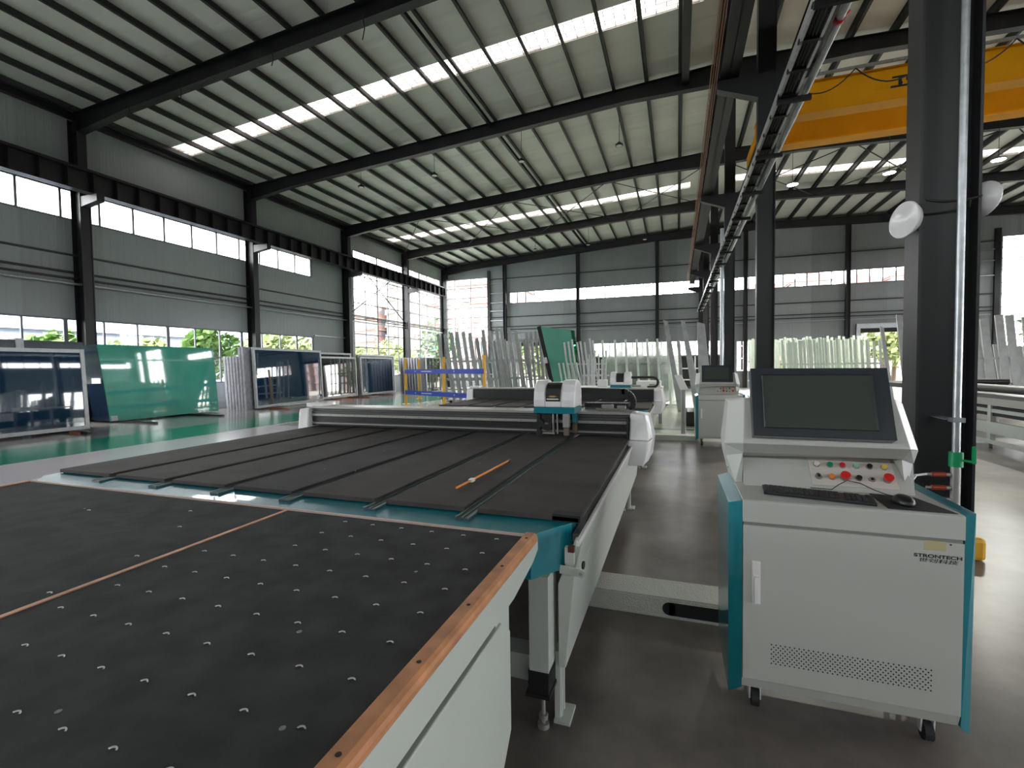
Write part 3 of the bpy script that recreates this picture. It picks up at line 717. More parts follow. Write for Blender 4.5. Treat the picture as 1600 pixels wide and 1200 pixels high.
    MB().box(-3.7, -.6, y0+1.2, pads_end-.3, .35, .70).build('underframe', black_m, t)
    # gantry
    g0, g1 = gy, gy+.24
    gr = MB().box(-3.80, -.385, g0+.01, g1, .90, 1.085).build('gantry', dgrey, t)
    mt = [silver, dgrey, black]
    bm = MB()
    bm.box(-3.8, -.385, g0-.012, g1+.02, 1.068, 1.088, 0)
    bm.box(-3.8, -.385, g0-.006, g0+.012, 1.045, 1.060, 1)
    bm.box(-3.8, -.385, g0-.012, g0+.012, 1.018, 1.034, 1)
    bm.box(-3.8, -.385, g0-.010, g0+.012, .985, 1.010, 0)
    bm.box(-3.8, -.385, g0-.004, g0+.012, .925, .980, 2)
    bm.box(-3.8, -.385, g0-.014, g0+.012, .902, .914, 0)
    bm.box(-3.8, -.385, g0-.006, g0+.012, .884, .900, 2)
    bm.build('beam_profile', mt, gr)
    if detail:
        m = MB()
        for k in range(22): m.disc((-3.7+.155*k, g0-.0105, .997), (0,-1,0), .004, .001, 8)
        m.build('beam_screws', black, gr)
    sgnb = 1
    MB().loft([(-.395,g0-.16,.655),(-.265,g0-.16,.655),(-.225,g0-.10,.70),(-.205,g0+.24,.70),(-.395,g0+.24,.655)],
              [(-.395,g0-.14,.86),(-.225,g0-.15,.86),(-.195,g0-.06,.88),(-.185,g0+.26,.88),(-.395,g0+.26,.86)]).loft(
              [(-.385,g0-.10,.862),(-.225,g0-.11,.862),(-.195,g0-.04,.882),(-.185,g0+.26,.882),(-.385,g0+.26,.862)],
              [(-.385,g0-.03,1.085),(-.265,g0-.03,1.085),(-.235,g0+.02,1.07),(-.235,g0+.24,1.07),(-.385,g0+.24,1.085)]).build('end_cover', white_p, gr, bevel=.012, seg=3)
    MB().box(-.405, -.393, g0-.12, g0+.2, .70, 1.05).build('end_plate', black, gr)
    MB().loft([(-3.94,g0-.08,.80),(-3.805,g0-.08,.80),(-3.805,g0+.24,.80),(-3.94,g0+.24,.80)],[(-3.93,g0-.06,1.06),(-3.805,g0-.05,1.08),(-3.805,g0+.22,1.08),(-3.93,g0+.22,1.06)]).build('end_cover', white_p, gr, bevel=.015, seg=3)
    MB().box(-4.02, -3.78, g0-.20, g0+.05, .80, .825).box(-3.90, -3.70, g0+.02, g0+.2, 1.08, 1.12).build('end_bracket', white_p, gr, bevel=.004)
    # head
    hx = head_x; hy = g0-.16 if not back_side else g1+.0
    yf = -1
    def hp(dy): return hy+dy
    prof = [(hp(0),1.135),(hp(0),1.20),(hp(.012),1.27),(hp(.05),1.335),(hp(.11),1.37),(hp(.20),1.375),(hp(.30),1.34),(hp(.33),1.27),(hp(.33),1.135)]
    hc = MB().prism(prof, 'x', hx-.185, hx-.075).prism(prof, 'x', hx+.06, hx+.185).prism([(y, z-.022 if z > 1.2 else z) for y, z in prof], 'x', hx-.08, hx+.065).prism([(hp(-.002),1.135),(hp(-.002),1.195),(hp(.03),1.195),(hp(.03),1.135)], 'x', hx-.08, hx+.065)
    hc = hc.build('head_cover', white_p, gr, bevel=.014, seg=3)
    MB().box(hx-.185, hx+.185, hp(.0), hp(.33), 1.08, 1.134).box(hx+.15, hx+.185, hp(.05), hp(.3), 1.0, 1.08).build('head_skirt', teal, gr, bevel=.004)
    # glossy black nameplate on the sloping front
    po = [(hp(-.006),1.195),(hp(-.006),1.245),(hp(.014),1.30),(hp(.052),1.336),(hp(.10),1.352)]
    MB().prism(po+[(y+.012, z-.016) for y, z in po[::-1]], 'x', hx-.072, hx+.058).build('nameplate', black, gr, bevel=.001)
    if detail:
        m = MB(); n = 16
        m.add([(hx-.01+.035*math.cos(2*math.pi*k/n), hp(-.0068), 1.232+.0075*math.sin(2*math.pi*k/n)) for k in range(n)], [list(range(n))])
        m.add([(hx-.06,hp(-.0066),1.2315),(hx+.045,hp(-.0066),1.2315),(hx+.045,hp(-.0066),1.2335),(hx-.06,hp(-.0066),1.2335)], [(0,1,2,3)])
        m.build('gold_emblem', mat('gold_print', (.55, .30, .06), .4), gr)
        MB().add([(hx-.062,hp(-.0066),1.203),(hx+.045,hp(-.0066),1.203),(hx+.045,hp(-.0066),1.214),(hx-.062,hp(-.0066),1.214)], [(0,1,2,3)]).build('plate_lettering', clearc, gr)
    mm = MB().box(hx-.10, hx-.03, hp(.03), hp(.12), .93, 1.08).box(hx-.165, hx-.13, hp(.03), hp(.07), .91, 1.08).disc((hx-.13, hp(.0), .99), (0,1,0), .035, .09, 14).disc((hx-.06, hp(-.005), .97), (0,1,0), .04, .10, 16).disc((hx-.14, hp(.01), .905), (0,1,0), .03, .03, 14)
    mm.build('cutting_motor', black, gr, bevel=.002)
    MB().box(hx+.08, hx+.135, hp(.0), hp(.06), .96, 1.08).box(hx-.02, hx-.005, hp(.02), hp(.05), .90, 1.08).box(hx+.02, hx+.03, hp(.02), hp(.05), .90, 1.08).box(hx-.12, hx+.0, hp(.02), hp(.06), .895, .912).build('slide_plate', silver, gr, bevel=.002)
    MB().box(hx+.085, hx+.13, hp(.01), hp(.05), .89, .955).box(hx+.14, hx+.18, hp(.12), hp(.16), .90, 1.08).box(hx-.08, hx-.05, hp(-.006), hp(.0), .985, 1.0).build('tool_holder', mat('tool_bronze_%d' % int(y0), (.22, .17, .12), .4, metal=.5), gr)
    # drag chain
    if not back_side:
        cyy = g1+.10; x1 = -.33
        pts = [(hx+.10, cyy, 1.26)]+[(hx+.2+k*(.18), cyy, 1.262-.004*k) for k in range(3)]
        R_ = .105
        xa = x1-.16
        pts += [(xa+R_*math.sin(a), cyy, 1.15+R_*math.cos(a)) for a in [math.radians(q) for q in range(0, 181, 15)]]+[(xa-.05, cyy, 1.045+.06)]
        ch = MB()
        for a, b in zip(pts[:-1], pts[1:]): ch.beam(a, b, .07, .05, (0, 1, 0) if False else (0,0,1) if abs(b[2]-a[2]) < abs(b[0]-a[0]) else (1,0,0))
        ch.build('drag_chain', black, gr)
        MB().box(-.72, -.42, g1-.06, g1+.02, 1.088, 1.10).box(-.66, -.55, g1-.06, g1-.03, 1.10, 1.14).box(-.52, -.44, g1-.06, g1-.03, 1.10, 1.13).build('chain_bracket', silver, gr, bevel=.006)
        MB().box(hx+.19, x1-.1, cyy-.04, cyy+.04, 1.10, 1.145).build('chain_tray', black, gr)
    else:
        cyy = g1+.2; xa = -.42
        pts = [(hx+.18, cyy, 1.27), (xa-.1, cyy, 1.27)]+[(xa+.09*math.sin(a), cyy, 1.18+.09*math.cos(a)) for a in [math.radians(q) for q in range(0, 181, 20)]]+[(xa-.1, cyy, 1.09)]
        ch = MB()
        for a, b in zip(pts[:-1], pts[1:]): ch.beam(a, b, .07, .045, (0,0,1) if abs(b[2]-a[2]) < abs(b[0]-a[0]) else (1,0,0))
        ch.build('drag_chain', black, gr)
        MB().box(-3.8, -.39, g0-.03, g0-.013, .90, 1.065).build('rear_cover', black, gr)
        MB().box(hx+.2, hx+.35, cyy-.03, cyy+.05, 1.09, 1.13).box(hx+.5, hx+.6, cyy-.03, cyy+.05, 1.09, 1.15).build('chain_bracket', silver, gr)
    return t
mA = machine(1.745, 5.4, 4.21, -1.025, True, 'near automatic glass cutting table with teal apron and white bridge head')
mB = machine(6.95, 10.2, 8.62, -.985, False, 'second glass cutting table behind the near bridge, black rear cover facing the camera', True)
m = MB().tube([(-1.072, 2.19, .880), (-1.060, 2.50, .880), (-1.049, 2.93, .880)], .006, 8).box(-1.076, -1.052, 2.345, 2.385, .872, .888, 1).box(-1.056, -1.042, 2.92, 2.95, .872, .886, 2)
m.build('measuring_stick', [orange, clearc, black], label='thin orange stick with white tag lying on the black felt', cat='stick')

# floor cable ducts between machine and console
def duct(y0, y1, z, lab, x1=.32, slot=True):
    t = thing('cable_duct', lab, 'duct', (0, y0, 0), 'tread plate cable ducts')
    m = MB().box(-.54, x1, y0, y1, z-.012, z).box(-.54, x1, y0, y0+.008, 0, .015 if slot else z-.012)
    m.box(-.54, x1, y1-.008, y1, 0, z-.012)
    if slot: m.box(-.54, -.05, y0, y0+.008, .015, z-.012).box(-.05, x1, y0, y0+.008, .095, z-.012)
    m.build('tread_cover', paint_tread, t, bevel=.002)
    if slot: MB().box(-.045, x1, y0-.002, y0+.012, .020, .096).disc((-.045, y0-.002, .058), (0,1,0), .038, .014, 24).build('slot_opening', black_m, t)
duct(2.90, 3.14, .125, 'speckled grey tread plate cable duct from the near machine to the console')
duct(9.85, 10.1, .10, 'pale cable duct on the floor beside the far console', .40, False)

# ================================================================== CONSOLE
def console(dx, dy, lab, detail):
    t = thing('control_console', lab, 'console', (.62+dx, 2.42+dy, 0))
    def T(mb): mb.v = [(v[0]+dx, v[1]+dy, v[2]) for v in mb.v]; return mb
    XA, XB = .257, .992
    T(MB().box(XA, XB, 2.17, 2.66, .14, .845)).build('cabinet_body', paint_c, t, bevel=.004)
    T(MB().prism([(2.15,.845),(2.15,.932),(2.16,.937),(2.68,.937),(2.68,.845)], 'x', XA, XB)).build('desk_top', paint_c, t, bevel=.003)
    T(MB().box(XA+.004, XB-.004, 2.158, 2.17, .825, .848)).build('shadow_gap', mat('gap_grey_%d' % int(dy), (.22, .23, .21), .6), t)
    d = T(MB().box(XA+.002, XB-.002, 2.150, 2.168, .185, .832)).build('door', paint_c, t, bevel=.002)
    T(MB().prism([(2.168,.142),(2.168,.184),(2.152,.184),(2.166,.142)], 'x', XA, XB-.004)).build('plinth', paint_c, t)
    h = T(MB().box(.291, .323, 2.138, 2.150, .510, .688)).build('handle', clearc, d, bevel=.003)
    T(MB().box(.299, .315, 2.130, 2.138, .515, .625).box(.297, .317, 2.134, 2.138, .628, .634)).build('door_catch', white_p, d, bevel=.002)
    m = MB(); rows, cols = 9, 33
    if detail:
        for j in range(rows):
            for i in range(cols if j % 2 == 0 else cols-1):
                m.disc((.366+.01662*i+(.0083 if j % 2 else 0), 2.1495, .345-.0098*j), (0,-1,0), .0030, .0006, 7)
        T(m).build('vent_holes', black_m, d)
    # teal side cheeks, projecting at the front and flared at the back
    T(MB().loft([(.209,2.19,.09),(.257,2.155,.14),(.257,2.66,.14),(.205,2.66,.09)],[(.205,2.19,.915),(.257,2.155,.935),(.257,2.70,.935),(.200,2.70,.915)])).build('side_cheek', teal, t, bevel=.002)
    T(MB().loft([(.992,2.155,.14),(1.035,2.19,.10),(1.035,2.66,.10),(.992,2.66,.14)],[(.992,2.155,.94),(1.028,2.165,.945),(1.028,2.76,.945),(.992,2.76,.94)])).build('side_cheek', teal, t, bevel=.002)
    # hood
    A = [(.215,2.70,1.125),(.215,2.50,1.115),(.285,2.385,1.135),(.913,2.385,1.135),(.983,2.50,1.115),(.983,2.70,1.125)]
    B = [(.238,2.72,1.32),(.238,2.56,1.315),(.298,2.47,1.34),(.885,2.47,1.34),(.945,2.56,1.315),(.945,2.72,1.32)]
    T(MB().loft(A[::-1], B[::-1])).build('hood', white_p if False else paint_c, t, bevel=.003)
    # chin underside band and cheeks down to desk
    A0 = [(.222,2.70,1.055),(.222,2.52,1.055),(.292,2.44,1.085),(.906,2.44,1.085),(.976,2.52,1.055),(.976,2.70,1.055)]
    T(MB().loft(A0[::-1], A[::-1])).build('hood_chin', paint_c, t)
    T(MB().hexa([(.262,2.47,.937),(.292,2.47,.937),(.292,2.68,.937),(.25,2.68,.937),(.225,2.52,1.056),(.292,2.45,1.086),(.292,2.70,1.086),(.222,2.70,1.056)])).build('hood_cheek', paint_c, t)
    T(MB().hexa([(.930,2.47,.937),(.962,2.47,.937),(.965,2.68,.937),(.93,2.68,.937),(.906,2.45,1.086),(.973,2.52,1.056),(.976,2.70,1.056),(.906,2.70,1.086)])).build('hood_cheek', paint_c, t)
    fa = T(MB().prism([(2.415,.938),(2.413,.9375),(2.575,1.093),(2.62,1.093),(2.62,.938)], 'x', .295, .945)).build('fascia', clearc if False else paint_c, t, bevel=.01, seg=3)
    def P(u, v, h=0.0):         # point on sloping button plate
        n = Vector((0, -.693, .721)); p = Vector((.572+u*.322, 2.428+v*.112, .9535+v*.1078)); return p+n*h
    T(MB().hexa([P(0,0,0),P(1,0,0),P(1,1,0),P(0,1,0),P(0,0,.004),P(1,0,.004),P(1,1,.004),P(0,1,.004)])).build('button_plate', btnp, t, bevel=.001)
    us = (.10, .26, .41, .575, .73, .90); nr = Vector((0,-.693,.721))
    tops = (clearc, green, red, palegreen, black, yell); bots = (black, orange, red, black, silver, red)
    for k, u in enumerate(us):
        p = P(u, .70, .004); T(MB().disc(p, nr, .013, .006, 16, 1).disc(p+nr*.006, nr, .0105, .008, 16, 0)).build('push_button', [tops[k], silver], t)
        p = P(u-.01, .28, .004)
        if k in (2, 5): T(MB().disc(p, nr, .016, .005, 18, 1).disc(p+nr*.005, nr, .010, .014, 14, 1).disc(p+nr*.019, nr, .0185, .010, 20, 0)).build('emergency_stop', [red, silver], t)
        elif k == 0: T(MB().disc(p, nr, .014, .006, 16, 1).box(p.x-.004, p.x+.004, p.y-.016, p.y+.010, p.z+.004, p.z+.016, 0)).build('key_switch', [black, silver], t)
        elif k == 4: T(MB().disc(p, nr, .012, .004, 16, 1).disc(p+nr*.004, nr, .006, .003, 12, 0)).build('socket', [black, silver], t)
        else: T(MB().disc(p, nr, .013, .006, 16, 1).disc(p+nr*.006, nr, .011, .009, 16, 0)).build('push_button', [bots[k], silver], t)
    # monitor
    a = Vector((.322, 2.345, 1.180)); b = Vector((.853, 2.345, 1.177)); upm = Vector((0, .115, .298)); nm = upm.cross(Vector((1,0,0))).normalized()*-1
    nm = Vector((0, -.933, .36))
    c_, d_ = b+upm, a+upm; bk = nm*-.055
    mo = T(MB().hexa([a, b, b+bk, a+bk, d_, c_, c_+bk, d_+bk])).build('monitor', bezel, t, bevel=.003)
    def S(u, v, h): return a+(b-a)*u+upm*v+nm*h
    u0, u1, v0, v1 = .092, .875, .125, .885
    T(MB().hexa([S(u0,v0,.0002),S(u1,v0,.0002),S(u1,v1,.0002),S(u0,v1,.0002),S(u0,v0,.001),S(u1,v0,.001),S(u1,v1,.001),S(u0,v1,.001)])).build('screen', screen, mo)
    e = .006
    T(MB().hexa([S(u0-.008,v0-.012,0),S(u1+.008,v0-.012,0),S(u1+.008,v0,0),S(u0-.008,v0,0),S(u0-.008,v0-.012,e),S(u1+.008,v0-.012,e),S(u1+.008,v0,.001),S(u0-.008,v0,.001)]).hexa([S(u1,v0,0),S(u1+.012,v0,0),S(u1+.012,v1,0),S(u1,v1,0),S(u1,v0,.001),S(u1+.012,v0,e),S(u1+.012,v1,e),S(u1,v1,.001)]).hexa([S(u0-.01,v0,0),S(u0,v0,0),S(u0,v1,0),S(u0-.01,v1,0),S(u0-.01,v0,e),S(u0,v0,.001),S(u0,v1,.001),S(u0-.01,v1,e)]).hexa([S(u0-.01,v1,0),S(u1+.012,v1,0),S(u1+.012,v1+.015,0),S(u0-.01,v1+.015,0),S(u0-.01,v1,.001),S(u1+.012,v1,.001),S(u1+.012,v1+.015,e),S(u0-.01,v1+.015,e)])).build('screen_lip', bezel, mo)
    T(MB().box(.45, .75, 2.50, 2.60, 1.33, 1.42)).build('monitor_mount', steel, t)
    T(MB().disc((.2335,2.5,1.0),(-1,-.2,0),.002,.003,8)).build('cheek_screw', black, t)
    # castors
    for (x, y) in ((.322, 2.27), (.935, 2.27), (.322, 2.58), (.935, 2.58)):
        w_ = T(MB().box(x-.024, x+.024, y-.02, y+.03, .115, .14).prism([(y-.02,.12),(y+.03,.12),(y+.012,.032),(y-.012,.032)], 'x', x-.024, x-.018).prism([(y-.02,.12),(y+.03,.12),(y+.012,.032),(y-.012,.032)], 'x', x+.018, x+.024)).build('castor', clearc, t, bevel=.001)
        T(MB().disc((x-.015, y, .037), (1,0,0), .037, .03, 20)).build('wheel', rubber, w_)
    if detail:
        text('STRONTECH', .0175, (.838+dx, 2.1493+dy, .7715), (H, 0, 0), textb, t, width=.144, shear=0.0, bold=.0005, ex=.0003, label='black lettering on the door').name = 'lettering'
        text('世创科技', .0165, (.850+dx, 2.1493+dy, .7545), (H, 0, 0), textb, t, width=.118, shear=.15, bold=.0001, ex=.0003)
        T(MB().box(.868, .935, 2.1492, 2.1500, .800, .835)).build('sticker', seal, t)
        T(MB().disc((.948, 2.1498, .826), (0,-1,0), .004, .0005, 10)).build('trademark_dot', dgrey, t)
    return t
console(0, 0, 'large near control console with keyboard, mouse and square black monitor', True)
console(.11, 7.15, 'small far control console standing behind the walkway in the distance', False)
# keyboard, mouse, pad
kb = thing('keyboard', 'black computer keyboard lying on the near console desk', 'keyboard', (.55, 2.31, .94))
def quad_box(mb, p, z0, z1, mi=0): return mb.hexa([(x,y,z0) for x, y in p]+[(x,y,z1) for x, y in p], mi)
import sys
K = [(.352, 2.265), (.735, 2.190), (.760, 2.315), (.365, 2.395)]
quad_box(MB(), K, .9372, .950).build('keyboard_case', black, kb, bevel=.003)
m = MB()
def kp(u, v):
    ax = K[0][0]+(K[1][0]-K[0][0])*u; ay = K[0][1]+(K[1][1]-K[0][1])*u; bx = K[3][0]+(K[2][0]-K[3][0])*u; by = K[3][1]+(K[2][1]-K[3][1])*u
    return (ax+(bx-ax)*v, ay+(by-ay)*v)
for j in range(6):
    for i in range(21):
        if i in (15,) or (i == 19 and j == 5): continue
        u0 = .02+i*.0458; v0 = .07+j*.147
        quad_box(m, [kp(u0, v0), kp(u0+.040, v0), kp(u0+.040, v0+.12), kp(u0, v0+.12)], .950, .9545)
m.build('keys', mat('key_black', (.022, .022, .023), .5), kb)
m = MB(); quad_box(m, [(.765, 2.175), (.975, 2.165), (.925, 2.375), (.775, 2.40)], .9372, .9395)
m.build('mouse_pad', rubber, label='black mouse pad at the right of the console desk', cat='mouse pad')
ms = thing('mouse', 'black computer mouse with cable on the mouse pad', 'mouse', (.85, 2.26, .94))
m = MB(); n = 16; rings = []
for (s, z) in ((1.0, .9395), (1.03, .948), (.92, .960), (.65, .970), (.3, .974)):
    rings.append([(.845+.033*s*math.cos(2*math.pi*k/n), 2.262+.056*s*math.sin(2*math.pi*k/n)-(z-.94)*.1, z) for k in range(n)])
vs = [v for r in rings for v in r]; fs = [(i*n+k, i*n+(k+1)%n, (i+1)*n+(k+1)%n, (i+1)*n+k) for i in range(4) for k in range(n)]+[list(range(n))[::-1], [4*n+k for k in range(n)]]
m.add(vs, fs, 0, True); m.build('mouse_body', black, ms)
m = MB().tube([(.842, 2.315, .952), (.83, 2.37, .945), (.80, 2.42, .95), (.75, 2.425, .975), (.70, 2.42, .985), (.665, 2.41, .965), (.64, 2.405, .945), (.60, 2.415, .943), (.56, 2.412, .945)], .0018, 6); m.build('mouse_cable', black, ms)

# operator handle post near far machine
t = thing('foot_stand', 'slim grey post with tilted white box beside the far machine', 'stand', (.12, 10.45, 0))
MB().tube([(.12, 10.45, .02), (.12, 10.45, 1.05)], .045, 12).build('post', rackgrey, t); MB().box(0, .25, 10.3, 10.6, 0, .02).build('base_plate', rackgrey, t)
MB().hexa([(.06,10.38,.97),(.22,10.38,.97),(.22,10.48,.97),(.06,10.48,.97),(-.06,10.40,1.28),(.08,10.40,1.28),(.08,10.50,1.28),(-.06,10.50,1.28)]).build('switch_box', clearc, t, bevel=.01)

# ================================================================== GLASS STORED ALONG THE LEFT WALL
def lean_sheet(y0, y1, xb, xt, z0, z1, th, xb1=None):
    """leaning slab: front face from (xb,z0) to (xt,z1); xb1 shifts the far end"""
    if xb1 is None: xb1 = xb
    d = xb1-xb
    return [(xb-th,y0,z0),(xb,y0,z0),(xb1,y1,z0),(xb1-th,y1,z0),(xt-th,y0,z1),(xt,y0,z1),(xt+d,y1,z1),(xt-th+d,y1,z1)]
def framed_glass(y0, y1, xb, xt, z0, z1, lab, glass, xb1=None, fr=.09, name='framed_glass_crate', back=.10, mf=crate):
    t = thing(name, lab, 'glass crate', (xb, (y0+y1)/2, 0), 'framed glass crates along the left wall')
    if xb1 is None: xb1 = xb
    def P(u, v, h):     # u along, v up, h outwards (+x)
        yb = y0+(y1-y0)*u; x0_ = xb+(xb1-xb)*u; z = z0+(z1-z0)*v; return (x0_+(xt-xb)*v+h, yb, z)
    fu = fr/(y1-y0); fv = fr/(z1-z0); m = MB()
    def slabq(u0, u1, v0, v1, h0, h1):
        m.hexa([P(u0,v0,h0),P(u0,v0,h1),P(u1,v0,h1),P(u1,v0,h0),P(u0,v1,h0),P(u0,v1,h1),P(u1,v1,h1),P(u1,v1,h0)])
    slabq(0, fu, 0, 1, -back, 0); slabq(1-fu, 1, 0, 1, -back, 0); slabq(fu, 1-fu, 0, fv, -back, 0); slabq(fu, 1-fu, 1-fv, 1, -back, 0)
    m.build('frame', mf, t, bevel=.006)
    m = MB(); N = 10; ua, ub = fu*.5, 1-fu*.5      # tall panes bow slightly inwards as they lean
    vs = []
    for k in range(N+1):
        v = fv*.5+(1-fv)*k/N; h = -.03+.04*v*(1-v)
        vs += [P(ua, v, h), P(ub, v, h)]
    m.add(vs, [(2*k, 2*k+1, 2*k+3, 2*k+2) for k in range(N)], 0, True)
    slabq(ua, ub, fv*.5, 1-fv*.5, -back-.06, -back+.0)
    m.build('glass_stack', glass, t)
    return t
framed_glass(3.3, 7.86, -14.15, -14.25, .05, 2.065, 'navy glass in a white frame at the left edge of the picture', navyglass)
t = thing('glass_pack', 'navy glass pack rising just behind the leftmost framed glass', 'glass pack', (-15.1, 6, 0))
MB().hexa(lean_sheet(3.0, 8.28, -14.95, -15.06, .05, 2.29, .25)).build('glass_stack', pack_dark, t)
MB().hexa(lean_sheet(6.9, 7.05, -14.93, -15.04, .05, 2.33, .30)).hexa(lean_sheet(4.9, 5.05, -14.93, -15.04, .05, 2.33, .30)).build('strap', crate, t)
# green stack
t = thing('glass_pack', 'tall pack of green float glass leaning by the left windows', 'glass pack', (-15.9, 10.8, 0))
m = MB(); N = 12
for off, fl in ((0, False), (-.03, True)):
    vs = []
    for k in range(N+1):
        v = k/N; z = .05+2.225*v; x = -15.50-.115*v+.045*v*(1-v)+off
        vs += [(x, 9.12-.19*v, z), (x, 12.56-.06*v, z)]
    m.add(vs, [(2*k, 2*k+1, 2*k+3, 2*k+2) if not fl else (2*k+1, 2*k, 2*k+2, 2*k+3) for k in range(N)], 0, True)
m.hexa([(-15.53,9.12,.045),(-15.50,9.12,.045),(-15.50,12.56,.045),(-15.53,12.56,.045),(-15.53,9.12,.051),(-15.50,9.12,.051),(-15.50,12.56,.051),(-15.53,12.56,.051)])
m.build('front_sheet', greenglass, t)
MB().hexa([(-16.3,9.14,.05),(-15.56,9.14,.05),(-15.56,12.54,.05),(-16.3,12.54,.05),(-16.4,8.95,2.265),(-15.665,8.95,2.265),(-15.665,12.48,2.265),(-16.4,12.48,2.265)]).build('glass_stack', pack_dark, t)
MB().hexa([(-15.5,9.14,.06),(-15.46,9.14,.06),(-15.46,9.30,.06),(-15.5,9.30,.06),(-15.53,9.14,.2),(-15.50,9.14,.2),(-15.50,9.30,.2),(-15.53,9.30,.2)]).build('paper_label', crate, t)
for z in (1.15,):
    MB().box(-16.05, -15.66, 9.00, 9.03, z, z+.16).build('edge_label', crate, t)
def aframe(y0, y1, xb, lab, feet):
    t = thing('storage_rack', lab, 'rack', (xb-.5, (y0+y1)/2, 0), 'black A frame racks under the leaning glass')
    for y in feet:
        m = MB().box(xb-1.1, xb+1.55, y-.05, y+.05, .0, .05); m.beam((xb-.75, y, .05), (xb-1.0, y, 2.2), .08, .08, (0,1,0)); m.build('foot_beam', steel, t)
    MB().box(xb-1.05, xb-.95, y0, y1, 1.9, 1.98).box(xb-1.0, xb-.9, y0, y1, .05, .13).build('rail', steel, t)
aframe(9.2, 12.5, -15.5, 'black rack whose two bars stick out under the green glass', (9.35, 11.45))
aframe(3.4, 8.2, -14.9, 'black rack under the leftmost navy glass', (4.2, 7.4))
# slim crates seen end on
def slim(i, n, x, y0, y1, ztop, lab, gname):
    m = MB().hexa(lean_sheet(y0, y1, x, x-.10, .0, ztop, .115, xb1=x-.13*(y1-y0))); 
    return m.build('slim_crate', crate_e, label=lab, cat='crate', group=gname, bevel=.006)
ordn = ('first', 'second', 'third', 'fourth', 'fifth', 'sixth', 'seventh', 'eighth')
for i in range(7):
    x = -15.90+.148*i
    slim(i, 7, x, 13.30, 15.2, 2.0 if i < 5 else 2.34, 'slim grey crate seen end on between green and navy glass, %s from the left' % ordn[i], 'slim crates beside the green glass')
framed_glass(13.55, 17.75, -14.80, -14.90, .05, 2.33, 'largest navy glass in a white frame, right of the slim crates', navyglass, xb1=-15.35)
framed_glass(18.25, 21.15, -15.85, -15.95, .05, 2.09, 'grey glass in a white frame, middle of the three framed panes beyond the slim crates', greyglass, xb1=-16.05)
framed_glass(21.4, 24.75, -15.95, -16.05, .05, 2.12, 'dark glass in a white frame, last framed pane before the far slim crates', navyglass, xb1=-16.15)
framed_glass(18.4, 21.1, -16.3, -16.4, .0, 2.30, 'white frame top showing behind the middle grey glass', greyglass)
framed_glass(21.8, 25.3, -16.4, -16.5, .0, 2.26, 'white frame top showing behind the last dark glass', greyglass)
for i in range(8):
    x = -15.85+.19*i
    slim(i, 8, x, 25.2, 26.1, 2.10, 'slim pale crate standing behind the yellow barrier, %s from the left' % ordn[i], 'slim crates behind the yellow barrier')
framed_glass(25.25, 27.0, -14.15, -14.22, .0, 2.1, 'grey glass crate behind the blue bands of the barrier', greyglass, fr=.04)
for i, (x, y, l, lab) in enumerate(((-14.0, 13.9, .5, 'reddish timber block under the largest framed glass'), (-15.0, 18.9, .9, 'reddish timber under the middle grey glass, nearest one'), (-15.1, 20.3, .9, 'reddish timber under the middle grey glass, farther one'), (-15.2, 22.6, 1.0, 'reddish timber under the last dark framed glass'))):
    MB().box(x-l, x+.35, y-.06, y+.06, 0, .05).build('timber_skid', rust_w, label=lab, cat='timber', group='timber skids under the framed glass')
MB().box(-13.95, -13.6, 7.3, 7.4, 0, .05).build('timber_skid', rust_w, label='reddish timber under the leftmost framed glass', cat='timber', group='timber skids under the framed glass')

# ================================================================== YELLOW BARRIER
br = thing('barrier', 'yellow post barrier with two blue bands across the aisle', 'barrier', (-8.5, 16, 0))
P4 = [(-10.45, 16.85), (-8.15, 15.75), (-6.05, 14.6), (-11.6, 19.9)]
for k, (x, y) in enumerate(P4):
    MB().tube([(x, y, .03), (x, y, 1.88)], .055, 12).build('post', yellow, br); MB().tube([(x, y, 0), (x, y, .03)], .15, 16).build('base', yellow, br)
for a, b in ((0, 1), (1, 2)):
    for z in (1.35, .50):
        p, q = P4[a], P4[b]
        o = MB().beam((p[0], p[1]-.06, z), (q[0], q[1]-.06, z), .012, .17).build('blue_band', blue, br)
        mx_, my_ = p[0]*.7+q[0]*.3, p[1]*.7+q[1]*.3-.068
        MB().disc((mx_, my_-.004, z), (.4,-.9,0), .03, .003, 10).beam((mx_+.35, my_-.172, z), (mx_+.95, my_-.46, z), .004, .03).build('white_print', clearc, o)

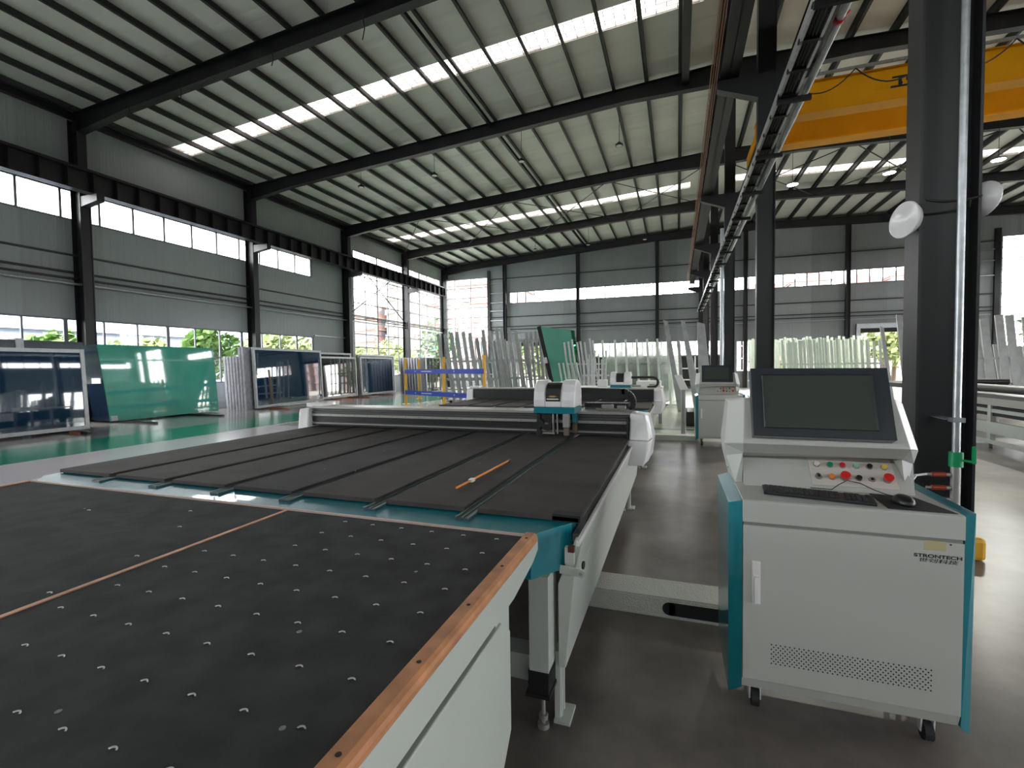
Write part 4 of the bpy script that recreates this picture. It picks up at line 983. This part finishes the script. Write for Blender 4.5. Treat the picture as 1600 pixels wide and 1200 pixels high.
# ================================================================== HARP RACKS
def harp(x0, x1, y, n, h, lean, lab, m=rackgrey, wd=.09, rows=2, depth=1.1, glass=None, rail=.55, name='harp_rack', group='harp racks for glass sheets', jit=.06, wob=.0, short=0.0, rot=0):
    t = thing(name, lab, 'rack', ((x0+x1)/2, y, 0), group)
    for r in range(rows):
        yy = y+r*depth
        for i in range(n):
            x = x0+(x1-x0)*(i+.5)/n+random.uniform(-wob, wob); hh = h*(1-short*r)*(1+random.uniform(-jit, 0))
            MB().beam((x+lean*.4, yy, .12), (x-lean*.6, yy+.05, hh), wd, .05, (0,1,0)).build('post', m, t)
    r_ = MB()
    for z in (.12, rail*h, .30*h):
        for r in range(rows): r_.box(x0-.05, x1+.05, y+r*depth+.03, y+r*depth+.08, z-.03, z+.03)
    for x in (x0, (x0+x1)/2, x1): r_.box(x-.04, x+.04, y-.1, y+(rows-1)*depth+.15, .06, .14)
    r_.build('rails', m, t)
    for x in (x0+.1, x1-.1):
        for yy in (y, y+(rows-1)*depth):
            MB().disc((x-.03, yy, .06), (1,0,0), .06, .06, 12).build('wheel', rubber, t)
    if glass:
        m2 = MB()
        for i in range(glass[0]):
            x = x0+(x1-x0)*(i+1)/(glass[0]+1); hz = glass[1]
            m2.hexa([(x,y,.15),(x+.02,y,.15),(x+.02,y+depth,.15),(x,y+depth,.15),(x-lean*.5,y,hz),(x+.02-lean*.5,y,hz),(x+.02-lean*.5,y+depth,hz*.95),(x-lean*.5,y+depth,hz*.95)])
        m2.build('glass_panes', glass[2], t)
    return t
harp(-10.3, -8.35, 19.6, 6, 3.2, .45, 'tall grey harp rack behind the right half of the yellow barrier', rows=2, depth=1.3, wob=.05, short=.05, wd=.15)
harp(-8.9, -6.9, 17.6, 7, 1.95, .35, 'short harp rack with low posts behind the barrier end post', rows=1, wob=.04, rail=.5)
harp(-8.2, -6.4, 19.9, 6, 3.25, .40, 'tall grey harp rack standing left of the open doorway', rows=2, depth=1.2, wob=.06, short=.12, wd=.13)
harp(-6.3, -5.3, 20.2, 5, 3.05, .25, 'harp rack whose posts cross the green view of the open doorway', rows=1, wob=.03, wd=.11)
harp(-8.7, -7.2, 27.0, 5, 3.0, .2, 'distant harp rack in front of the open doorway', rows=1, wob=.1)
harp(-12.6, -9.6, 29.0, 12, 3.3, .2, 'distant harp rack under the far corner window', rows=2, wob=.1)
# tall pale posts and green glass
t = thing('glass_sheet_rack', 'green glass sheets leaning upright on a black edged rack', 'rack', (-4.9, 20, 0))
MB().hexa([(-4.75,19.5,.1),(-4.72,19.4,.1),(-3.75,19.4,.1),(-3.75,19.5,.1),(-5.55,19.9,3.2),(-5.55,19.8,3.2),(-4.25,19.8,2.98),(-4.25,19.9,3.0)]).build('glass_sheet', mat('pale_green_glass', (.12, .38, .29), .06, coat=1.0), t)
for k in range(2): MB().hexa([(-4.6+.0,19.55+.12*k,.1),(-4.6,19.53+.12*k,.1),(-3.7,19.53+.12*k,.1),(-3.7,19.55+.12*k,.1),(-5.4,19.95+.12*k,3.15),(-5.4,19.93+.12*k,3.15),(-4.15,19.93+.12*k,3.0),(-4.15,19.95+.12*k,3.0)]).build('glass_sheet', greenglass_thin, t)
MB().beam((-4.85, 19.6, .1), (-5.65, 19.98, 3.2), .16, .3, (0,1,0)).build('black_edge', black_m, t)
MB().beam((-5.24, 19.42, 1.62), (-5.30, 19.44, 1.85), .15, .1, (0,1,0)).build('edge_label', crate, t)
for k in range(5): MB().beam((-4.35+.2*k, 19.1, .12), (-4.62+.18*k, 19.2, 1.62), .07, .05, (0,1,0)).build('post', rackpale, t)
MB().box(-5.0, -3.5, 19.0, 20.4, .05, .12).build('base_frame', rackgrey, t)
harp(-4.3, -3.0, 19.4, 8, 2.6, .3, 'light grey harp rack just right of the green glass', m=MATS['crate_white'], wd=.07, rows=1, rail=.6, wob=.05)
harp(-3.3, -2.4, 17.5, 7, 2.05, .0, 'pale rack of hooked bars between the green glass and the repeated panel racks', m=MATS['crate_white'], wd=.05, rows=2, depth=.8, rail=.55, jit=.2, wob=.04)
# repeated panel racks (each carries upright panes, seen almost edge on)
pr_x = [-2.55, -2.1, -1.72, -1.33, -.97, -.62, -.28]
pn = ('first', 'second', 'third', 'fourth', 'fifth', 'sixth', 'seventh')
for k, x in enumerate(pr_x):
    t = thing('pane_rack', 'pale rack of upright panes, %s of the row right of the green glass' % pn[k], 'rack', (x, 18.4, 0), 'row of pane racks')
    MB().beam((x+.06, 17.6, .1), (x-.05, 17.6, 2.42), .075, .06, (0,1,0)).build('post', rackpale, t); MB().beam((x+.45, 20.2, .1), (x+.36, 20.2, 2.45), .06, .06, (0,1,0)).build('post', rackpale, t)
    MB().beam((x+.03, 17.6, 1.55), (x+.40, 20.2, 1.55), .04, .05).beam((x+.06, 17.6, .12), (x+.45, 20.2, .12), .05, .06).beam((x-.3, 17.6, .08), (x+.3, 17.6, .08), .05, .05).build('rails', rackpale, t)
    g = MB()
    for j in range(3):
        xx = x+.03+.04*j; g.hexa([(xx+.03,17.7,.15),(xx+.045,17.7,.15),(xx+.38,20.1,.15),(xx+.365,20.1,.15),(xx-.05,17.7,2.32),(xx-.035,17.7,2.32),(xx+.30,20.1,2.1),(xx+.285,20.1,2.1)])
    g.build('glass_panes', dustglass, t)
# three tall slanted boards
def board(x0, x1, xt0, xt1, y, z0, z1, lab, wl=None):
    MB().hexa([(x0,y,z0),(x1,y,z0),(x1,y+.07,z0),(x0,y+.07,z0),(xt0,y+.1,z1),(xt1,y+.1,z1-.06),(xt1,y+.17,z1-.06),(xt0,y+.17,z1)]).build('tall_board', rackgrey, label=lab, cat='board', group='tall slanted boards', bevel=.005)
board(.02, .20, -.42, -.28, 15.8, 0, 2.92, 'tall slanted grey board left of the switch box post')
board(.50, .78, .10, .22, 15.2, 0, 2.85, 'tall slanted grey board directly above the switch box post')
board(.60, .98, .52, .72, 14.2, .0, 2.68, 'broad grey board leaning beside the middle columns')
board(.12, .24, .0, .10, 17.0, 0, 2.3, 'shorter slanted board between the two tall ones')
board(.82, .98, .66, .80, 18.0, 0, 2.45, 'pale short board behind the broad grey board')
# bay 2 racks
bay2 = [(2.9, 4.3, 21.5, 12), (4.35, 5.8, 21.5, 12), (3.6, 5.0, 18.6, 9), (5.2, 6.6, 19.2, 8), (5.9, 7.0, 21.8, 9)]
bl = ('dense pale green harp rack in the right bay nearest the middle columns', 'dense pale green harp rack in the right bay, second in the back row', 'pale green harp rack in the front row above the left of the near monitor', 'pale green harp rack in the front row above the right of the near monitor', 'pale harp rack before the open door of the right bay')
for k, (a, b, y, n) in enumerate(bay2):
    harp(a, b, y, n, 2.55 if k not in (2, 3) else 2.35, .12, bl[k], m=rackpale, wd=.07, rows=2, depth=1.0, rail=.62, wob=.03, group='pale harp racks in the right bay')
board(6.6, 6.75, 6.35, 6.48, 17.6, 0, 2.95, 'tall grey board left of the near column'); board(6.1, 6.2, 5.8, 5.9, 17.2, 0, 2.6, 'slim tall board in front of the open right door')
for k, (a, b, y, n, hh) in enumerate(((7.9, 9.3, 17.0, 8, 2.85), (9.4, 10.6, 17.2, 8, 2.7), (10.7, 12.4, 17.6, 8, 2.8))):
    harp(a, b, y, n-3, hh, .25, 'tall grey harp rack right of the near column, %s from it' % ('first', 'second', 'third')[k], wd=.18, rows=2, depth=1.6, short=.25, rail=.55, wob=.05, group='grey harp racks right of the near column')
m = MB().tube([(7.9, 24.0, 0), (7.9, 24.0, 1.0)], .04, 8)
for k, (x, lab) in enumerate(((4.35, 'yellow post showing between pale rack bars, left one'), (6.05, 'yellow post showing between pale rack bars, right one'), (-1.3, 'yellow post behind the row of pane racks'))):
    MB().tube([(x, 24.0, 0), (x, 24.0, 1.6)], .07, 10).build('guard_post', yellow, label=lab, cat='post', group='yellow guard posts')

# ================================================================== BAY 2 MACHINE (tilting table)
t = thing('roller_conveyor', 'white framed conveyor table with black roller top at the right edge', 'machine', (6.8, 9.5, 0))
xa, xb, ya, yb = 5.05, 8.0, 6.6, 11.6
MB().box(xa, xb, ya, yb, .86, .92).build('bed', dgrey, t)
MB().tube([(xa+.1, ya, 1.02), (xa+.1, yb, 1.02)], .07, 12).build('top_roller', black, t)
MB().tube([(xb, ya, 1.02), (xb, yb, 1.02)], .07, 12).build('top_roller', black, t)
MB().box(xa-.02, xa+.04, ya, yb, .74, .86).box(xa, xb, ya-.03, ya+.03, .74, .86).build('side_beam', silver, t)
MB().box(xa+.02, xb, ya, yb, .56, .72).build('trough', black_m, t)
MB().box(xa-.01, xa+.05, ya, yb, .26, .46).box(xa-.0, xa+.06, ya, yb, .62, .68).build('lower_panel', paint, t)
for y in (ya+.1, ya+1.3, ya+2.5, ya+3.7, yb-.2):
    MB().box(xa-.005, xa+.07, y, y+.09, .1, .86).box(xb-.07, xb, y, y+.09, .1, .86).build('leg', paint, t)
    MB().tube([(xa+.03, y+.04, 0), (xa+.03, y+.04, .1)], .03, 10).build('foot', dgrey, t)
MB().beam((xa-.01, ya, .12), (xa-.01, yb, .12), .05, .06).build('base_rail', paint, t)
t = thing('roller_conveyor', 'dark conveyor seen in the gap between the monitor and the near column', 'machine', (5.6, 13.8, 0))
MB().box(4.9, 6.6, 12.9, 15.2, .9, 1.0).tube([(4.9, 12.9, 1.05), (6.6, 12.9, 1.05)], .06, 10).build('bed', black, t)
MB().box(5.0, 6.5, 13.0, 13.05, .70, .78).box(5.0, 6.5, 13.0, 13.05, .45, .53).build('cross_beam', crate, t)
for x in (5.0, 5.7, 6.45): MB().box(x, x+.06, 13.0, 13.08, 0, .9).build('leg', crate, t)
# low dark machinery before the far wall, seen under the low window strip
t = thing('processing_line', 'long dark glass processing line with white rails along the far wall', 'machine', (-.8, 31, 0))
MB().box(-5.4, 3.2, 31.6, 31.9, .1, 2.0).build('dark_panel', black_m, t)
MB().box(-5.4, 3.2, 31.45, 31.55, 1.2, 1.28).box(-5.4, 3.2, 31.45, 31.55, .5, .58).build('white_rail', crate, t)
for k in range(9): MB().box(-5.3+1.05*k, -5.22+1.05*k, 31.4, 31.5, 0, 2.0).build('upright', crate, t)
MB().box(-5.4, 3.2, 31.3, 32.0, 0, .1).build('base', dgrey, t)
t = thing('workbench', 'low cluttered machine behind the second cutting table', 'machine', (-1.6, 13, 0))
MB().box(-3.2, -.35, 12.6, 13.4, .86, .93).box(-1.0, -.4, 12.6, 13.3, .93, 1.08).box(-2.0, -1.75, 12.6, 12.8, .93, 1.12).build('bed', clearc, t, bevel=.01)
for x in (-3.1, -1.7, -.45): MB().box(x, x+.08, 12.62, 12.7, 0, .86).build('leg', rackgrey, t)
MB().box(-3.1, -.5, 12.7, 13.3, .3, .8).build('lower_cabinet', black_m, t)
MB().box(.2, .9, 12.2, 13.4, .0, .35).build('motor_unit', black, label='dark low motor unit on the floor beyond the second machine', cat='machine', bevel=.03)

# ================================================================== OUTSIDE
def tree(x, y, h, r, lab, lm, seed, n=900):
    rnd = random.Random(seed); t = thing('tree', lab, 'tree', (x, y, -.25), 'trees outside the windows')
    MB().tube([(x, y, -.25), (x+.1, y, h*.35), (x, y+.1, h*.6)], [.18, .13, .08], 8).build('trunk', bark, t)
    m = MB(); blobs = [(rnd.uniform(-.55, .55)*r, rnd.uniform(-.55, .55)*r, h*.62+rnd.uniform(-.3, .32)*h*.8, r*rnd.uniform(.35, .6)) for _ in range(9)]
    for _ in range(n):
        b = rnd.choice(blobs); d = Vector((rnd.gauss(0,1), rnd.gauss(0,1), rnd.gauss(0,1))).normalized()*b[3]*rnd.uniform(.7, 1.05)
        p = Vector((x+b[0], y+b[1], b[2]))+d; s = rnd.uniform(.14, .30)
        q = Vector((rnd.gauss(0,1), rnd.gauss(0,1), rnd.gauss(0,1))).normalized(); a = q.orthogonal().normalized()*s; c = q.cross(a)
        m.add([p-a, p-c*.6, p+a, p+c*.6], [(0,1,2,3)])
    m.build('crown', lm, t)
TR = [(-22, 5.5, 3.6, 1.9, leaf2), (-23, 8.4, 3.4, 1.9, leaf2), (-22.5, 11.5, 3.3, 1.5, leaf), (-24, 15.5, 3.0, 1.6, leaf2), (-23, 18.0, 3.7, 1.5, leaf), (-24, 23.0, 3.4, 2.0, leaf2), (-24, 27.5, 3.5, 2.0, leaf2),
      (-26, 33.5, 3.4, 2.2, leaf2), (-26, 39, 3.6, 2.4, leaf2), (-25, 47, 6.8, 3.0, leaf3), (-14.5, 40, 4.2, 2.2, leaf), (-10.5, 37.5, 4.2, 2.4, leaf2), (-7.6, 38, 3.8, 2.0, leaf), (14.2, 40, 4.5, 2.0, leaf2), (10.3, 41, 4.2, 1.9, leaf), (27, 48, 4.6, 3.0, leaf3)]
TL = ['outside the left windows, nearest the left edge', 'outside the left windows beside the nearest left column', 'behind the green glass pack outside', 'outside behind the slim crates', 'outside beyond the largest navy glass', 'outside at the start of the tall left window', 'outside the middle of the tall left window', 'outside the last pane of the tall left window', 'outside far corner, left of the red house', 'with dark crown outside far left corner', 'below the far corner window', 'seen through the far doorway, left one', 'seen through the far doorway, right one', 'seen through the right far door, right one', 'seen through the right far door, left one', 'outside the right corner window']
for k, (x, y, h, r, lm) in enumerate(TR): tree(x, y, h, r, 'leafy tree '+TL[k], lm, 100+k)
def house(x, y, wd, dp, h, fl, cols, wm, lab, base=-.25, roof=None, face='y', ang=0.0):
    t = thing('apartment_building', lab, 'building', (x, y, base), 'buildings outside')
    t2 = MB().box(x-wd/2, x+wd/2, y-dp/2, y+dp/2, base, base+h).build('wall', wm, t)
    fh = h/fl; m = MB()
    for f in range(1, fl+1): m.box(x-wd/2-.35, x+wd/2+.35, y-dp/2-.35, y+dp/2+.35, base+f*fh-.35, base+f*fh-.1)
    m.build('floor_bands', creamw, t)
    proto = None
    for f in range(fl):
        for c in range(cols):
            for side in ((0,) if cols > 6 else (0, 1)):
                if side == 0:
                    cx = x-wd/2+wd*(c+.5)/cols; mb = MB().box(cx-wd/cols*.26, cx+wd/cols*.26, y-dp/2-.06, y-dp/2+.05, base+f*fh+.9, base+f*fh+fh-.7)
                else:
                    cyy = y-dp/2+dp*(c+.5)/cols; mb = MB().box(x+wd/2-.05, x+wd/2+.06, cyy-dp/cols*.26, cyy+dp/cols*.26, base+f*fh+.9, base+f*fh+fh-.7)
                mb.build('window', winb, t)
    for c in range(0, cols, 2):
        cx = x-wd/2+wd*(c+.5)/cols; m = MB()
        for f in range(1, fl): m.box(cx-wd/cols*.4, cx+wd/cols*.4, y-dp/2-1.1, y-dp/2-.05, base+f*fh-.1, base+f*fh+.8)
        m.build('balconies', balc, t)
    if roof:
        MB().prism([(x-wd/2-.6, base+h), (x+wd/2+.6, base+h), (x, base+h+roof)], 'y', y-dp/2-.6, y+dp/2+.6).build('roof', rooft, t)
    else:
        MB().box(x-wd/5, x+wd/5, y-dp/4, y+dp/4, base+h, base+h+2.2).build('roof_hut', creamw, t)
house(-80, 112, 22, 26, 17, 6, 5, brickw, 'reddish apartment block through the left half of the tall left window')
house(-60, 112, 14, 24, 24, 8, 5, creamw, 'pale apartment block through the middle of the tall left window')
house(-46, 128, 10, 20, 15, 5, 4, pinkw, 'pink apartment block through the right of the tall left window')
house(-37, 88, 17, 16, 17, 5, 5, brickw, 'red brick apartment block through the far corner window')
for k, x in enumerate((22, 33, 44, 55)):
    house(x, 150, 9, 12, 21.5+(k % 2)*1.5, 6, 4, pinkw, 'distant pink gabled block through the right far strip window, %s from the left' % ('first', 'second', 'third', 'fourth')[k], roof=3)
house(12, 150, 9, 12, 17.0, 5, 4, creamw, 'lower pale gabled block left of the distant pink row', roof=3)
house(92, 150, 18, 14, 24, 7, 4, pinkw, 'pink block through the right corner window')
t = thing('shed', 'long pale blue shed with ribbed sheets outside the left windows', 'shed', (-38, 14, -.25))
m = MB().box(-42, -34, 2, 34, -.25, 4.0); m.build('wall', sheet_mat('shed_wall', (.28, .31, .42), 1, rib=.8, tone=.1, seam=4, bumpd=.06), t)
MB().prism([(-43, 3.9), (-33.6, 3.9), (-38, 5.3)], 'y', 1.5, 34.5).build('roof', mat('shed_roof', (.22, .26, .36), .6), t)
